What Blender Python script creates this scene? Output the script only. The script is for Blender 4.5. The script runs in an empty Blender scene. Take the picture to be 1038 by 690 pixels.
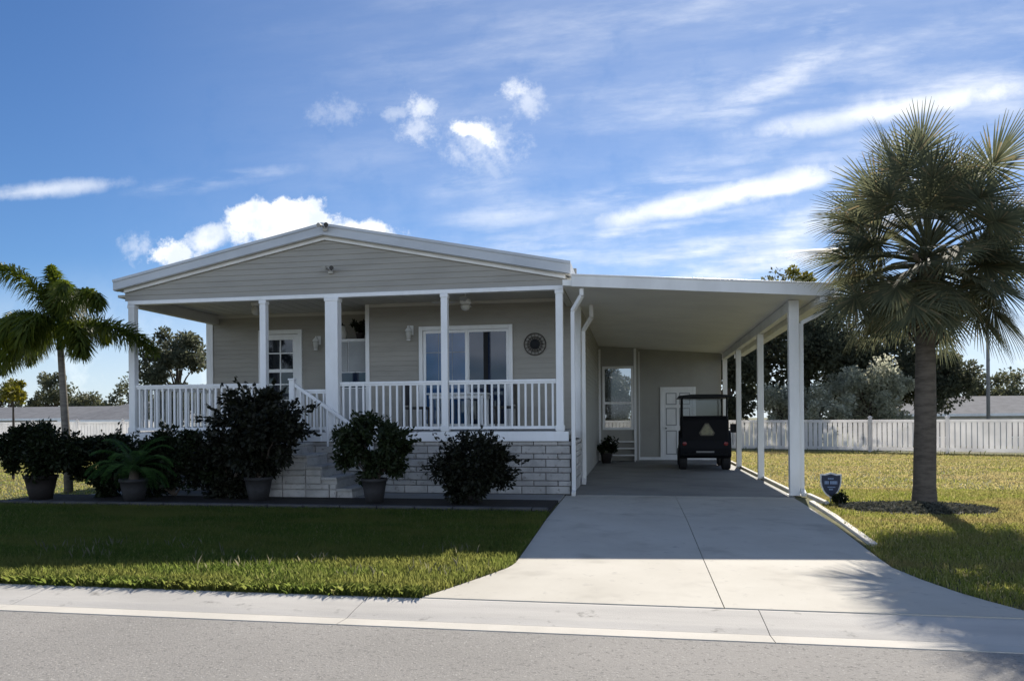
import bpy, bmesh, math, random
import numpy as np
from mathutils import Vector, Matrix
random.seed(7); rng = np.random.default_rng(7)
D = bpy.data; S = bpy.context.scene; COL = S.collection
R_ = math.radians

# ------------------------------------------------------------------ materials
def nt(m):
    m.use_nodes = True; t = m.node_tree; t.nodes.clear(); return t
def N(t, typ, ins=None, **kw):
    n = t.nodes.new(typ)
    for k, v in kw.items(): setattr(n, k, v)
    for k, v in (ins or {}).items():
        if isinstance(v, bpy.types.NodeSocket): t.links.new(v, n.inputs[k])
        else: n.inputs[k].default_value = v
    return n
def c4(c): return (c[0], c[1], c[2], 1)
def mixc(t, f, a, b, mode='MIX'):
    n = t.nodes.new('ShaderNodeMix'); n.data_type = 'RGBA'; n.blend_type = mode
    for i, v in ((0, f), (6, a), (7, b)):
        if isinstance(v, bpy.types.NodeSocket): t.links.new(v, n.inputs[i])
        else: n.inputs[i].default_value = v if i == 0 else c4(v)
    return n.outputs[2]
def ramp(t, fac, a, b):
    n = t.nodes.new('ShaderNodeMapRange'); n.interpolation_type = 'SMOOTHSTEP'
    t.links.new(fac, n.inputs[0]); n.inputs[1].default_value = a; n.inputs[2].default_value = b
    return n.outputs[0]
def noise(t, vec, scale, detail=4, rough=.55):
    n = N(t, 'ShaderNodeTexNoise', {'Scale': scale, 'Detail': detail, 'Roughness': rough})
    t.links.new(vec, n.inputs['Vector']); return n.outputs[0]

def mat(name, col, rough=.6, col2=None, scale=2.5, lo=.35, hi=.7, bump=0, bscale=60, metal=0, spec=.4,
        speck=None, speck2=None, island=0, coat=0, stretch=None):
    """Painted / mineral surface: two-tone patchy colour, optional fine specks and bump."""
    m = D.materials.new(name); t = nt(m)
    tc = N(t, 'ShaderNodeTexCoord').outputs['Object']
    if stretch:
        mp = N(t, 'ShaderNodeMapping', {'Scale': stretch}); t.links.new(tc, mp.inputs[0]); tcs = mp.outputs[0]
    else: tcs = tc
    if col2 is None: col2 = tuple(c * .86 for c in col)
    n1 = noise(t, tcs, scale, 6, .6)
    c = mixc(t, ramp(t, n1, lo, hi), col, col2)
    if speck:
        n2 = noise(t, tc, speck[1], 3, .7)
        c = mixc(t, ramp(t, n2, speck[2], speck[3]), c, speck[0])
    if speck2:
        n2 = noise(t, tc, speck2[1], 3, .7); c = mixc(t, ramp(t, n2, speck2[2], speck2[3]), c, speck2[0])
    if island:
        g = N(t, 'ShaderNodeNewGeometry').outputs['Random Per Island']
        v = N(t, 'ShaderNodeMapRange'); t.links.new(g, v.inputs[0]); v.inputs[3].default_value = 1 - island; v.inputs[4].default_value = 1 + island
        hs = N(t, 'ShaderNodeHueSaturation'); t.links.new(c, hs.inputs['Color']); t.links.new(v.outputs[0], hs.inputs['Value']); c = hs.outputs[0]
    b = N(t, 'ShaderNodeBsdfPrincipled', {'Roughness': rough, 'Metallic': metal, 'Specular IOR Level': spec, 'Coat Weight': coat})
    t.links.new(c, b.inputs['Base Color'])
    if bump:
        nb = noise(t, tc, bscale, 5, .65)
        bp = N(t, 'ShaderNodeBump', {'Strength': bump, 'Distance': .01}); t.links.new(nb, bp.inputs['Height'])
        t.links.new(bp.outputs[0], b.inputs['Normal'])
    o = N(t, 'ShaderNodeOutputMaterial'); t.links.new(b.outputs[0], o.inputs[0])
    return m

def leafmat(name, a, b, dry=None, patch=None, trans=.35, rough=.5, nscale=1.2, dryamt=.12, spec=.3, sat=1.15):
    """Leaf: per-leaf random hue, light passing through."""
    m = D.materials.new(name); t = nt(m)
    g = N(t, 'ShaderNodeNewGeometry').outputs['Random Per Island']
    tc = N(t, 'ShaderNodeTexCoord').outputs['Object']
    n1 = noise(t, tc, nscale, 3)
    f = N(t, 'ShaderNodeMath', {1: .55}, operation='MULTIPLY'); t.links.new(g, f.inputs[0])
    f2 = N(t, 'ShaderNodeMath', operation='MULTIPLY_ADD'); t.links.new(n1, f2.inputs[0]); f2.inputs[1].default_value = .6; t.links.new(f.outputs[0], f2.inputs[2])
    c = mixc(t, ramp(t, f2.outputs[0], .25, .85), a, b)
    if dry:
        w = N(t, 'ShaderNodeTexWhiteNoise', noise_dimensions='1D'); t.links.new(g, w.inputs['W'])
        c = mixc(t, ramp(t, w.outputs[0], 1 - dryamt, 1 - dryamt * .6), c, dry)
    if patch:
        mp = N(t, 'ShaderNodeMapping', {'Scale': (.45, 1.1, 1)}); t.links.new(tc, mp.inputs[0])
        c = mixc(t, ramp(t, noise(t, mp.outputs[0], .9, 6, .65), .42, .66), c, patch)
    p = N(t, 'ShaderNodeBsdfPrincipled', {'Roughness': rough, 'Specular IOR Level': spec}); t.links.new(c, p.inputs['Base Color'])
    tr = N(t, 'ShaderNodeBsdfTranslucent')
    hs = N(t, 'ShaderNodeHueSaturation', {'Saturation': sat, 'Value': 1.5, 'Hue': .49}); t.links.new(c, hs.inputs['Color']); t.links.new(hs.outputs[0], tr.inputs[0])
    mx = N(t, 'ShaderNodeMixShader', {0: trans}); t.links.new(p.outputs[0], mx.inputs[1]); t.links.new(tr.outputs[0], mx.inputs[2])
    o = N(t, 'ShaderNodeOutputMaterial'); t.links.new(mx.outputs[0], o.inputs[0])
    return m

M = {}
M['white'] = mat('white_vinyl', (.86, .86, .85), .42, (.78, .78, .76), 3, stretch=(1, 1, .4))
M['whitemetal'] = mat('white_aluminium', (.82, .81, .78), .4, (.72, .71, .68), 2.2, stretch=(1, 1, .3))
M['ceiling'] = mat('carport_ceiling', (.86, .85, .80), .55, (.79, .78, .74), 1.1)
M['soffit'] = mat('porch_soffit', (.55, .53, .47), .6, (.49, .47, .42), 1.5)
M['roof'] = mat('grey_roof_metal', (.54, .565, .59), .5, (.47, .495, .52), 1.5, metal=0, bump=.1, bscale=25)
M['siding'] = mat('taupe_siding', (.355, .335, .292), .6, (.305, .288, .25), 1.3, bump=.12, bscale=45, stretch=(.6, .6, 3))
M['siding_side'] = mat('cream_siding', (.375, .365, .325), .6, (.33, .32, .285), 1.2, bump=.1, bscale=45)
M['block'] = mat('skirt_block', (.50, .48, .445), .85, (.36, .345, .32), 3.2, bump=1.0, bscale=24, island=.12, speck=((.24, .22, .19), 9, .56, .72))
M['mortar'] = mat('mortar', (.115, .11, .10), .9, bump=.4)
M['porchfloor'] = mat('porch_floor', (.35, .35, .34), .7)
M['conc'] = mat('concrete_drive', (.57, .535, .46), .8, (.50, .465, .395), .9, .3, .72, bump=.25, bscale=140,
                speck=((.39, .36, .305), 1.1, .50, .78), speck2=((.42, .39, .34), 7, .58, .78))
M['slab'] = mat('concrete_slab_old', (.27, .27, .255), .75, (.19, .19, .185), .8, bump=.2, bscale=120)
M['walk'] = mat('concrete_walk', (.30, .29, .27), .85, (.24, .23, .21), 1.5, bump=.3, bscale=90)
M['curb'] = mat('concrete_curb', (.56, .53, .48), .85, (.46, .435, .395), 1.1, bump=.35, bscale=90, speck=((.24, .225, .20), 5, .6, .78), stretch=(.5, 3, 1))
M['gutterlip'] = mat('concrete_gutter', (.60, .565, .50), .85, (.52, .49, .43), 1.3, bump=.3, bscale=90)
M['asph'] = mat('old_asphalt', (.335, .315, .288), .9, (.27, .256, .234), .4, .3, .75, bump=1.0, bscale=60,
                speck=((.20, .19, .175), 30, .54, .68), speck2=((.50, .47, .43), 48, .58, .70))
M['soil'] = mat('mulch_soil', (.022, .018, .015), .95, (.012, .010, .009), 8, bump=.9, bscale=40)
M['mulch'] = mat('grey_mulch', (.115, .105, .095), .95, (.05, .046, .042), 14, bump=.6, bscale=40, island=.45)
M['edging'] = mat('bed_edging', (.085, .082, .08), .9, (.05, .048, .046), 3, bump=.5)
M['whitekerb'] = mat('white_kerb', (.72, .69, .63), .8, (.55, .52, .47), 2.5, bump=.3)
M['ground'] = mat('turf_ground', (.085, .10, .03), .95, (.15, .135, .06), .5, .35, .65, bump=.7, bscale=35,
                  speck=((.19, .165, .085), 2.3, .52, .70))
M['dark'] = mat('dark_plastic', (.007, .008, .010), .5, spec=.2)
M['cart'] = mat('cart_body_navy', (.004, .005, .008), .55, spec=.15)
M['rubber'] = mat('tyre_rubber', (.016, .016, .017), .8)
M['seat'] = mat('black_vinyl', (.005, .005, .007), .6, spec=.15)
M['chrome'] = mat('dull_metal', (.25, .25, .26), .4, metal=.6)
M['emblem'] = mat('triangle_reflector', (.24, .225, .14), .6, (.16, .15, .10), 14)
M['emblemrim'] = mat('triangle_rim', (.10, .085, .06), .5)
M['red'] = mat('tail_lens', (.16, .01, .01), .25)
M['pot'] = mat('dark_clay_pot', (.030, .024, .021), .8, (.02, .017, .016), 5, bump=.3)
M['potgrey'] = mat('grey_clay_pot', (.042, .040, .041), .8, (.026, .025, .025), 5, bump=.3)
M['navy'] = mat('sign_navy', (.014, .022, .05), .4)
M['signlet'] = mat('sign_lettering', (.22, .30, .45), .5)
M['signrim'] = mat('sign_white', (.62, .61, .58), .5)
M['bark'] = mat('bark', (.11, .088, .068), .95, (.065, .052, .042), 6, bump=.9, bscale=16, stretch=(1, 1, .4))
M['palmbark'] = mat('palm_bark', (.14, .115, .09), .95, (.08, .066, .052), 5, bump=.9, bscale=22, stretch=(1, 1, 4))
M['palmbark2'] = mat('smooth_palm_bark', (.20, .18, .15), .9, (.12, .105, .09), 4, bump=.4, stretch=(1, 1, 6))
M['boot'] = mat('palm_boot', (.20, .16, .115), .9, (.11, .09, .065), 6, island=.25)
M['lamp'] = mat('frosted_lamp', (.62, .61, .56), .3)
M['bronze'] = mat('dark_bronze', (.045, .040, .035), .5)
M['wreath'] = mat('weathered_wreath', (.11, .10, .085), .8, (.05, .045, .04), 9, island=.3)
M['shingle'] = mat('grey_shingles', (.20, .20, .205), .9, (.15, .15, .155), 2, bump=.6, bscale=12)
M['farwall'] = mat('pale_stucco', (.55, .53, .49), .9)
M['fence'] = mat('white_fence_vinyl', (.66, .65, .64), .55, (.56, .55, .54), 2)
def vinyl(name, col):
    m = D.materials.new(name); t = nt(m)
    tc = N(t, 'ShaderNodeTexCoord').outputs['Object']
    c = mixc(t, ramp(t, noise(t, tc, 1.5, 5), .35, .7), col, tuple(x*.88 for x in col))
    p = N(t, 'ShaderNodeBsdfPrincipled', {'Roughness': .5, 'Specular IOR Level': .4}); t.links.new(c, p.inputs['Base Color'])
    tr = N(t, 'ShaderNodeBsdfTranslucent'); t.links.new(c, tr.inputs[0])
    mx = N(t, 'ShaderNodeMixShader', {0: .55}); t.links.new(p.outputs[0], mx.inputs[1]); t.links.new(tr.outputs[0], mx.inputs[2])
    o = N(t, 'ShaderNodeOutputMaterial'); t.links.new(mx.outputs[0], o.inputs[0]); return m
M['fence'] = vinyl('white_fence_vinyl', (.90, .885, .87))
M['pole'] = mat('grey_pole', (.22, .22, .22), .7)
M['blind'] = mat('window_blind', (.36, .37, .37), .7, (.30, .31, .31), 2)

def glassmat(name, col, rough=.04):
    m = D.materials.new(name); t = nt(m)
    tc = N(t, 'ShaderNodeTexCoord').outputs['Object']
    c = mixc(t, ramp(t, noise(t, tc, 1.6, 4), .35, .7), col, tuple(x * .72 for x in col))
    b = N(t, 'ShaderNodeBsdfPrincipled', {'Roughness': rough, 'Specular IOR Level': .55}); t.links.new(c, b.inputs['Base Color'])
    o = N(t, 'ShaderNodeOutputMaterial'); t.links.new(b.outputs[0], o.inputs[0]); return m
M['glassblue'] = glassmat('sky_reflection_glass', (.028, .085, .20))  # reflected sky put into the base colour of the left sliding pane
M['glassdark'] = glassmat('tinted_glass_dark', (.010, .020, .048))
M['glassnight'] = glassmat('door_glass', (.012, .015, .022))
def cleargl():
    m = D.materials.new('clear_screen'); t = nt(m)
    a = N(t, 'ShaderNodeBsdfTransparent', {0: (.62, .64, .66, 1)}); b = N(t, 'ShaderNodeBsdfGlossy', {1: .05})
    x = N(t, 'ShaderNodeMixShader', {0: .05}); t.links.new(a.outputs[0], x.inputs[1]); t.links.new(b.outputs[0], x.inputs[2])
    o = N(t, 'ShaderNodeOutputMaterial'); t.links.new(x.outputs[0], o.inputs[0]); return m
M['clear'] = cleargl()

M['bush'] = leafmat('bush_leaf', (0.0088, 0.0143, 0.0055), (0.0193, 0.0275, 0.0099), spec=.2, trans=.2, rough=.5)
M['bushred'] = leafmat('dark_bush_leaf', (0.0099, 0.0110, 0.0072), (0.0187, 0.0209, 0.0110), spec=.2, trans=.18)
M['bush2'] = leafmat('potted_leaf', (0.0154, 0.0248, 0.0099), (0.0303, 0.0413, 0.0154), spec=.2, trans=.25)
M['cycad'] = leafmat('cycad_leaf', (.025, .060, .018), (.05, .105, .03), trans=.3)
M['fan'] = leafmat('fan_palm_leaf', (.075, .088, .058), (.145, .15, .09), dry=(.22, .185, .11), trans=.42, dryamt=.14, rough=.6, spec=.12)
M['feather'] = leafmat('feather_palm_leaf', (.055, .085, .020), (.14, .17, .035), trans=.5, rough=.45)
M['oak'] = leafmat('oak_leaf', (.045, .054, .036), (.105, .112, .07), trans=.5, spec=.1, sat=1.0)
M['oak2'] = leafmat('greygreen_leaf', (.22, .235, .17), (.42, .42, .32), trans=.65, spec=.1, sat=.95)
M['far'] = leafmat('far_leaf', (.07, .08, .05), (.12, .125, .07), trans=.4)
M['yellow'] = leafmat('yellow_leaf', (.13, .14, .025), (.22, .20, .04), trans=.4)
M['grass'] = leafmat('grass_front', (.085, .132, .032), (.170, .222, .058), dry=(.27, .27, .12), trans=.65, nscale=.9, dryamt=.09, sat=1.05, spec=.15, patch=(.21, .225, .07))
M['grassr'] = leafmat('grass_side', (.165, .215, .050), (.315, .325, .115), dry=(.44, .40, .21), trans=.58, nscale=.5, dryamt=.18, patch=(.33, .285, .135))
M['grassb'] = leafmat('grass_back', (.20, .225, .065), (.37, .345, .15), dry=(.46, .41, .23), trans=.58, nscale=.4, dryamt=.2, patch=(.40, .34, .18))
M['seed'] = leafmat('grass_seed', (.20, .20, .13), (.30, .29, .20), trans=.4)
M['groundcover'] = leafmat('groundcover_leaf', (.06, .064, .05), (.12, .12, .095), trans=.2, spec=.08, rough=.7)

# ------------------------------------------------------------------ mesh helpers
LOC = {}
def tag(o, label=None, cat=None, group=None, kind=None):
    if label: o['label'] = label
    if cat: o['category'] = cat
    if group: o['group'] = group
    if kind: o['kind'] = kind
    return o
def thing(name, label, cat, loc=(0, 0, 0), rz=0, group=None):
    o = D.objects.new(name, None); COL.objects.link(o); o.location = loc; o.rotation_euler = (0, 0, rz)
    o.empty_display_size = .2; LOC[o] = Vector(loc)
    return tag(o, label, cat, group)
def children(o): return [c for c in D.objects if c.parent == o]
def copy_tree(o, parent=None):
    c = o.copy(); COL.objects.link(c)
    if parent: c.parent = parent
    for ch in children(o): copy_tree(ch, c)
    return c

class MB:
    def __init__(s): s.v = []; s.f = []
    def add(s, vs, fs):
        k = len(s.v); s.v += [tuple(p) for p in vs]; s.f += [tuple(i + k for i in q) for q in fs]; return s
    def box(s, x0, x1, y0, y1, z0, z1):
        x0, x1 = min(x0, x1), max(x0, x1); y0, y1 = min(y0, y1), max(y0, y1); z0, z1 = min(z0, z1), max(z0, z1)
        return s.add([(x0,y0,z0),(x1,y0,z0),(x1,y1,z0),(x0,y1,z0),(x0,y0,z1),(x1,y0,z1),(x1,y1,z1),(x0,y1,z1)],
              [(0,3,2,1),(4,5,6,7),(0,1,5,4),(1,2,6,5),(2,3,7,6),(3,0,4,7)])
    def prism(s, poly, d0, d1, axis='Y'):
        n = len(poly)
        def P(a, b, d): return {'Y': (a, d, b), 'X': (d, a, b), 'Z': (a, b, d)}[axis]
        vs = [P(a, b, d0) for a, b in poly] + [P(a, b, d1) for a, b in poly]
        fs = [tuple(range(n)), tuple(range(2*n-1, n-1, -1))] + [(i, (i+1) % n + 0, (i+1) % n + n, i + n) for i in range(n)]
        return s.add(vs, fs)
    def bar(s, a, b, w, h):
        """Rectangular bar from a to b, w across, h tall."""
        a = Vector(a); b = Vector(b); d = (b - a).normalized()
        sd = d.cross(Vector((0, 0, 1)))
        if sd.length < 1e-4: sd = Vector((1, 0, 0))
        sd.normalize(); up = sd.cross(d)
        vs = []
        for p in (a, b):
            for i, j in ((-1,-1),(1,-1),(1,1),(-1,1)): vs.append(p + sd*(i*w/2) + up*(j*h/2))
        return s.add(vs, [(0,1,2,3),(7,6,5,4),(0,4,5,1),(1,5,6,2),(2,6,7,3),(3,7,4,0)])
    def tube(s, pts, rad, n=8, cap=True):
        pts = [Vector(p) for p in pts]; k = len(pts)
        if not hasattr(rad, '__len__'): rad = [rad] * k
        vs = []; ref = Vector((.3, .2, 1))
        for i, p in enumerate(pts):
            d = (pts[min(i+1, k-1)] - pts[max(i-1, 0)]).normalized()
            if abs(d.dot(ref.normalized())) > .95: ref = Vector((1, .1, .2))
            a = d.cross(ref).normalized(); b = d.cross(a)
            for j in range(n):
                t = 2*math.pi*j/n; vs.append(p + (a*math.cos(t) + b*math.sin(t))*rad[i])
        fs = []
        for i in range(k-1):
            for j in range(n):
                fs.append((i*n+j, i*n+(j+1) % n, (i+1)*n+(j+1) % n, (i+1)*n+j))
        if cap: fs += [tuple(range(n-1, -1, -1)), tuple(range((k-1)*n, k*n))]
        return s.add(vs, fs)
    def lathe(s, prof, c=(0, 0, 0), n=24):
        vs = []; k = len(prof)
        for r, z in prof:
            for j in range(n):
                t = 2*math.pi*j/n; vs.append((c[0]+r*math.cos(t), c[1]+r*math.sin(t), c[2]+z))
        fs = [(i*n+j, i*n+(j+1) % n, (i+1)*n+(j+1) % n, (i+1)*n+j) for i in range(k-1) for j in range(n)]
        fs += [tuple(range(n-1, -1, -1)), tuple(range((k-1)*n, k*n))]
        return s.add(vs, fs)
    def wheel(s, c, r0, r1, w, n=28, axis='X'):
        """Ring with rectangular, slightly rounded section, axle along X."""
        prof = [(r0, -w/2), (r1-.02, -w/2), (r1, -w/2+.03), (r1, w/2-.03), (r1-.02, w/2), (r0, w/2)]
        vs = []; k = len(prof)
        for r, a in prof:
            for j in range(n):
                t = 2*math.pi*j/n
                vs.append((c[0]+a, c[1]+r*math.cos(t), c[2]+r*math.sin(t)) if axis == 'X' else (c[0]+r*math.cos(t), c[1]+a, c[2]+r*math.sin(t)))
        fs = [(i*n+j, i*n+(j+1) % n, ((i+1) % k)*n+(j+1) % n, ((i+1) % k)*n+j) for i in range(k) for j in range(n)]
        return s.add(vs, fs)
    def build(s, name, m, parent=None, bevel=0, smooth=False, local=False, segs=2):
        me = D.meshes.new(name)
        if parent is not None and not local:
            p = parent; off = Vector((0, 0, 0))
            while p is not None: off = off + Vector(p.location); p = p.parent
            vs = [(a-off.x, b-off.y, c-off.z) for a, b, c in s.v]
        else: vs = s.v
        me.from_pydata(vs, [], s.f); me.update()
        bm = bmesh.new(); bm.from_mesh(me); bmesh.ops.recalc_face_normals(bm, faces=bm.faces[:]); bm.to_mesh(me); bm.free()
        o = D.objects.new(name, me); COL.objects.link(o)
        if m: me.materials.append(m)
        if parent is not None: o.parent = parent
        if smooth: me.polygons.foreach_set('use_smooth', [True]*len(me.polygons))
        if bevel:
            b = o.modifiers.new('bevel', 'BEVEL'); b.width = bevel; b.segments = segs; b.limit_method = 'ANGLE'; b.angle_limit = R_(35)
        return o

def np_mesh(name, V, nper, m, parent=None, off=(0, 0, 0), smooth=False):
    """V: (n*nper,3) array of separate polygons with nper corners each."""
    V = np.asarray(V, dtype=np.float32).reshape(-1, 3) - np.asarray(off, dtype=np.float32)
    n = len(V)//nper; me = D.meshes.new(name)
    me.vertices.add(n*nper); me.vertices.foreach_set('co', V.ravel())
    me.loops.add(n*nper); me.loops.foreach_set('vertex_index', np.arange(n*nper, dtype=np.int32))
    me.polygons.add(n); me.polygons.foreach_set('loop_start', np.arange(0, n*nper, nper, dtype=np.int32))
    me.polygons.foreach_set('loop_total', np.full(n, nper, dtype=np.int32))
    me.update(calc_edges=True); me.validate()
    o = D.objects.new(name, me); COL.objects.link(o); me.materials.append(m)
    if parent is not None: o.parent = parent
    return o

def leaf_quads(C, ln, wd, up=.25, dirs=None):
    """Diamond leaves at centres C with random facing."""
    n = len(C)
    a = rng.normal(size=(n, 3)) if dirs is None else dirs + rng.normal(scale=.45, size=(n, 3))
    a[:, 2] -= up*.5; a /= np.linalg.norm(a, axis=1)[:, None]
    r = rng.normal(size=(n, 3)); b = np.cross(a, r); b /= np.linalg.norm(b, axis=1)[:, None] + 1e-9
    L = (ln*rng.uniform(.6, 1.25, n))[:, None]; W = (wd*rng.uniform(.7, 1.2, n))[:, None]
    nn = np.cross(a, b)
    P = np.stack([C - a*L*.5, C + b*W*.5 + nn*W*.12, C + a*L*.5, C - b*W*.5 + nn*W*.12], 1)
    return P.reshape(-1, 3)

def clump_cloud(centre, rad, k, n, cr=.30, flat=1.0, seed=0, shell=.55, bottom=-1.0):
    """Leaf centres in k clumps through an ellipsoid."""
    g = np.random.default_rng(seed); cs = []
    while len(cs) < k:
        p = g.uniform(-1, 1, 3)
        d = np.linalg.norm(p)
        if d < 1 and d > .25 and p[2] > bottom: cs.append(p)
    cs = np.array(cs)*np.asarray(rad)*(1-cr*.6) + np.asarray(centre)
    cr_ = cr*np.mean(rad)*g.uniform(.65, 1.3, k)
    idx = g.integers(0, k, n); d = g.normal(size=(n, 3)); d /= np.linalg.norm(d, axis=1)[:, None]
    rr = cr_[idx]*(g.uniform(0, 1, n)**.55)
    P = cs[idx] + d*rr[:, None]*np.array([1, 1, flat])
    return P, cs, d

def tree(name, label, x, y, z0, h, rad, m, seed, k=26, n=9000, leaf=.16, group=None, cz=None, trunk=.18, cr=.30, bottom=-1.0, cat='tree'):
    t = thing(name, label, cat, (x, y, z0), group=group)
    cz = z0 + h - rad[2] if cz is None else cz
    P, cs, d = clump_cloud((x, y, cz), rad, int(k*1.3), int(n*1.9), cr, seed=seed, bottom=bottom)
    V = leaf_quads(P, leaf, leaf*.6, dirs=d)
    mb = MB(); top = Vector((x, y, cz - rad[2]*.35))
    g = random.Random(seed)
    mb.tube([(x, y, z0-.2), (x+.04*h*g.uniform(-1, 1)*.3, y, z0+.4*(top.z-z0)), top, (x, y, cz+rad[2]*.3)], [trunk*1.3, trunk, trunk*.8, trunk*.3], 8)
    for c in cs[:min(k, 16)]:
        c = Vector(c); mid = top.lerp(c, .5) + Vector((g.uniform(-.1, .1), g.uniform(-.1, .1), .1))*rad[0]*.5
        mb.tube([top, mid, c], [trunk*.45, trunk*.28, trunk*.08], 5)
    mb.build('trunk', M['bark'], t, smooth=True)
    np_mesh('crown', V, 4, m, t, (x, y, z0))
    return t

# ------------------------------------------------------------------ terrain profile
YB = [(-400, -.34), (-7.10, -.34), (-7.06, -.112), (-5.0, -.070), (-3.0, -.012), (-1.2, 0), (20, 0), (34, -.6), (60, -1.3), (500, -1.3)]
def gz(y):
    for (a, za), (b, zb) in zip(YB, YB[1:]):
        if a <= y <= b: return za + (zb-za)*(y-a)/(b-a)
    return YB[-1][1]
xs = [-400, -60, -20, -9, 0, 3.8, 9, 20, 60, 400]
mb = MB(); ys = [b[0] for b in YB]
vs = [(x, y, gz(y)) for y in ys for x in xs]; nx = len(xs)
mb.add(vs, [(j*nx+i, j*nx+i+1, (j+1)*nx+i+1, (j+1)*nx+i) for j in range(len(ys)-1) for i in range(nx-1)])
tag(mb.build('ground', M['ground']), kind='structure')

def strip(poly_at, y0, y1, dz, thick, mbx, n=None):
    """Slab following the terrain between y0 and y1; poly_at(y)->(xl,xr)."""
    yy = sorted(set([y0, y1] + [b for b in ys if y0 < b < y1] + ([y0+(y1-y0)*i/n for i in range(1, n)] if n else [])))
    vs = []; fs = []
    for y in yy:
        a, b = poly_at(y); z = gz(y)+dz
        vs += [(a, y, z), (b, y, z), (a, y, z-thick), (b, y, z-thick)]
    for i in range(len(yy)-1):
        k = 4*i
        fs += [(k, k+1, k+5, k+4), (k, k+4, k+6, k+2), (k+1, k+3, k+7, k+5)]
    fs += [(0, 2, 3, 1), (4*len(yy)-4, 4*len(yy)-3, 4*len(yy)-1, 4*len(yy)-2)]
    return mbx.add(vs, fs)

def drive_l(y): return -.12 if y > -5.75 else -.12 - .58*((-5.75-y)/1.29)**1.1
def drive_r(y):
    P = [(1, 3.78), (-.6, 3.76), (-4.2, 3.62), (-5.4, 3.58), (-5.9, 3.68), (-6.4, 3.84), (-6.8, 4.05), (-7.2, 4.45)]
    for (a, xa), (b, xb) in zip(P, P[1:]):
        if b <= y <= a: return xa + (xb-xa)*(a-y)/(a-b)
    return 3.78
mb = MB()
J = 1.80
strip(lambda y: (drive_l(y), J-.004), -7.051, -.012, .012, .12, mb, 30)
strip(lambda y: (J+.004, drive_r(y)), -7.051, -.012, .012, .12, mb, 30)
tag(mb.build('driveway', M['conc']), kind='structure')
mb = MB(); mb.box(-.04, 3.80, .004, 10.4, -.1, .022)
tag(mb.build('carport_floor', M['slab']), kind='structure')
mb = MB(); mb.box(-9.0, -.14, -1.0, -.06, -.1, .03)
tag(mb.build('front_path', M['walk']), kind='structure')

# mountable concrete curb: segments with real open joints
mb = MB(); mb2 = MB()
prof = [(-7.055, -.108), (-7.10, -.105), (-7.44, -.140), (-7.56, -.158), (-7.56, -.32), (-7.055, -.32)]
prof2 = [(-7.564, -.158), (-7.77, -.146), (-7.77, -.32), (-7.564, -.32)]
x = -60.0; joints = [-13.6, -10.4, -7.3, -4.25, -1.18, 2.06, 5.0, 8.1, 11.2]
edges = [-60, -40, -25] + joints + [25, 40, 60]
for a, b in zip(edges, edges[1:]):
    mb.prism(prof, a+.003, b-.003, 'X'); mb2.prism(prof2, a+.003, b-.003, 'X')
tag(mb.build('curb', M['curb']), kind='structure')
tag(mb2.build('gutter', M['gutterlip']), kind='structure')
mb = MB(); mb.add([(-400, -7.774, -.152), (400, -7.774, -.152), (400, -13.5, -.10), (-400, -13.5, -.10), (-400, -19.5, -.152), (400, -19.5, -.152)], [(0, 3, 2, 1), (3, 4, 5, 2)])
tag(mb.build('road', M['asph']), kind='structure')

# planting bed + edging
mb = MB(); mb.box(-9.75, -.16, -2.28, -1.004, -.1, .04)
tag(mb.build('planting_bed', M['soil']), kind='structure')
mb = MB(); x = -10.0
while x < -.2:
    w = min(.6, -.16-x); mb.box(x, x+w-.012, -2.42, -2.29, -.1, .085); x += .6
e = mb.build('bed_edging', M['edging'], bevel=.012)
tag(e, 'low grey concrete edging along the front of the dark planting bed', 'edging')

# white kerbs beside the drive
mb = MB()
pts = [(3.70, -4.35), (3.80, -2.2), (3.86, -.72)]
for (xa, ya), (xb, yb) in zip(pts, pts[1:]):
    mb.add([(xa, ya, gz(ya)-.1), (xa+.08, ya, gz(ya)-.1), (xb+.08, yb, gz(yb)-.1), (xb, yb, gz(yb)-.1),
            (xa, ya, gz(ya)+.045), (xa+.08, ya, gz(ya)+.045), (xb+.08, yb, gz(yb)+.05), (xb, yb, gz(yb)+.05)],
           [(0,3,2,1),(4,5,6,7),(0,1,5,4),(1,2,6,5),(2,3,7,6),(3,0,4,7)])
tag(mb.build('driveway_kerb', M['whitekerb'], bevel=.01), 'white kerb bordering the open sunny part of the driveway', 'kerb')
mb = MB(); mb.box(3.87, 3.94, .45, 10.3, -.1, .065)
tag(mb.build('driveway_kerb', M['whitekerb'], bevel=.01), 'long white kerb running between the carport posts', 'kerb')
mb = MB(); mb.box(4.05, 4.12, -.95, .30, -.1, .06)
tag(mb.build('driveway_kerb', M['whitekerb'], bevel=.01), 'short white kerb piece beside the shield sign', 'kerb')

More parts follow.
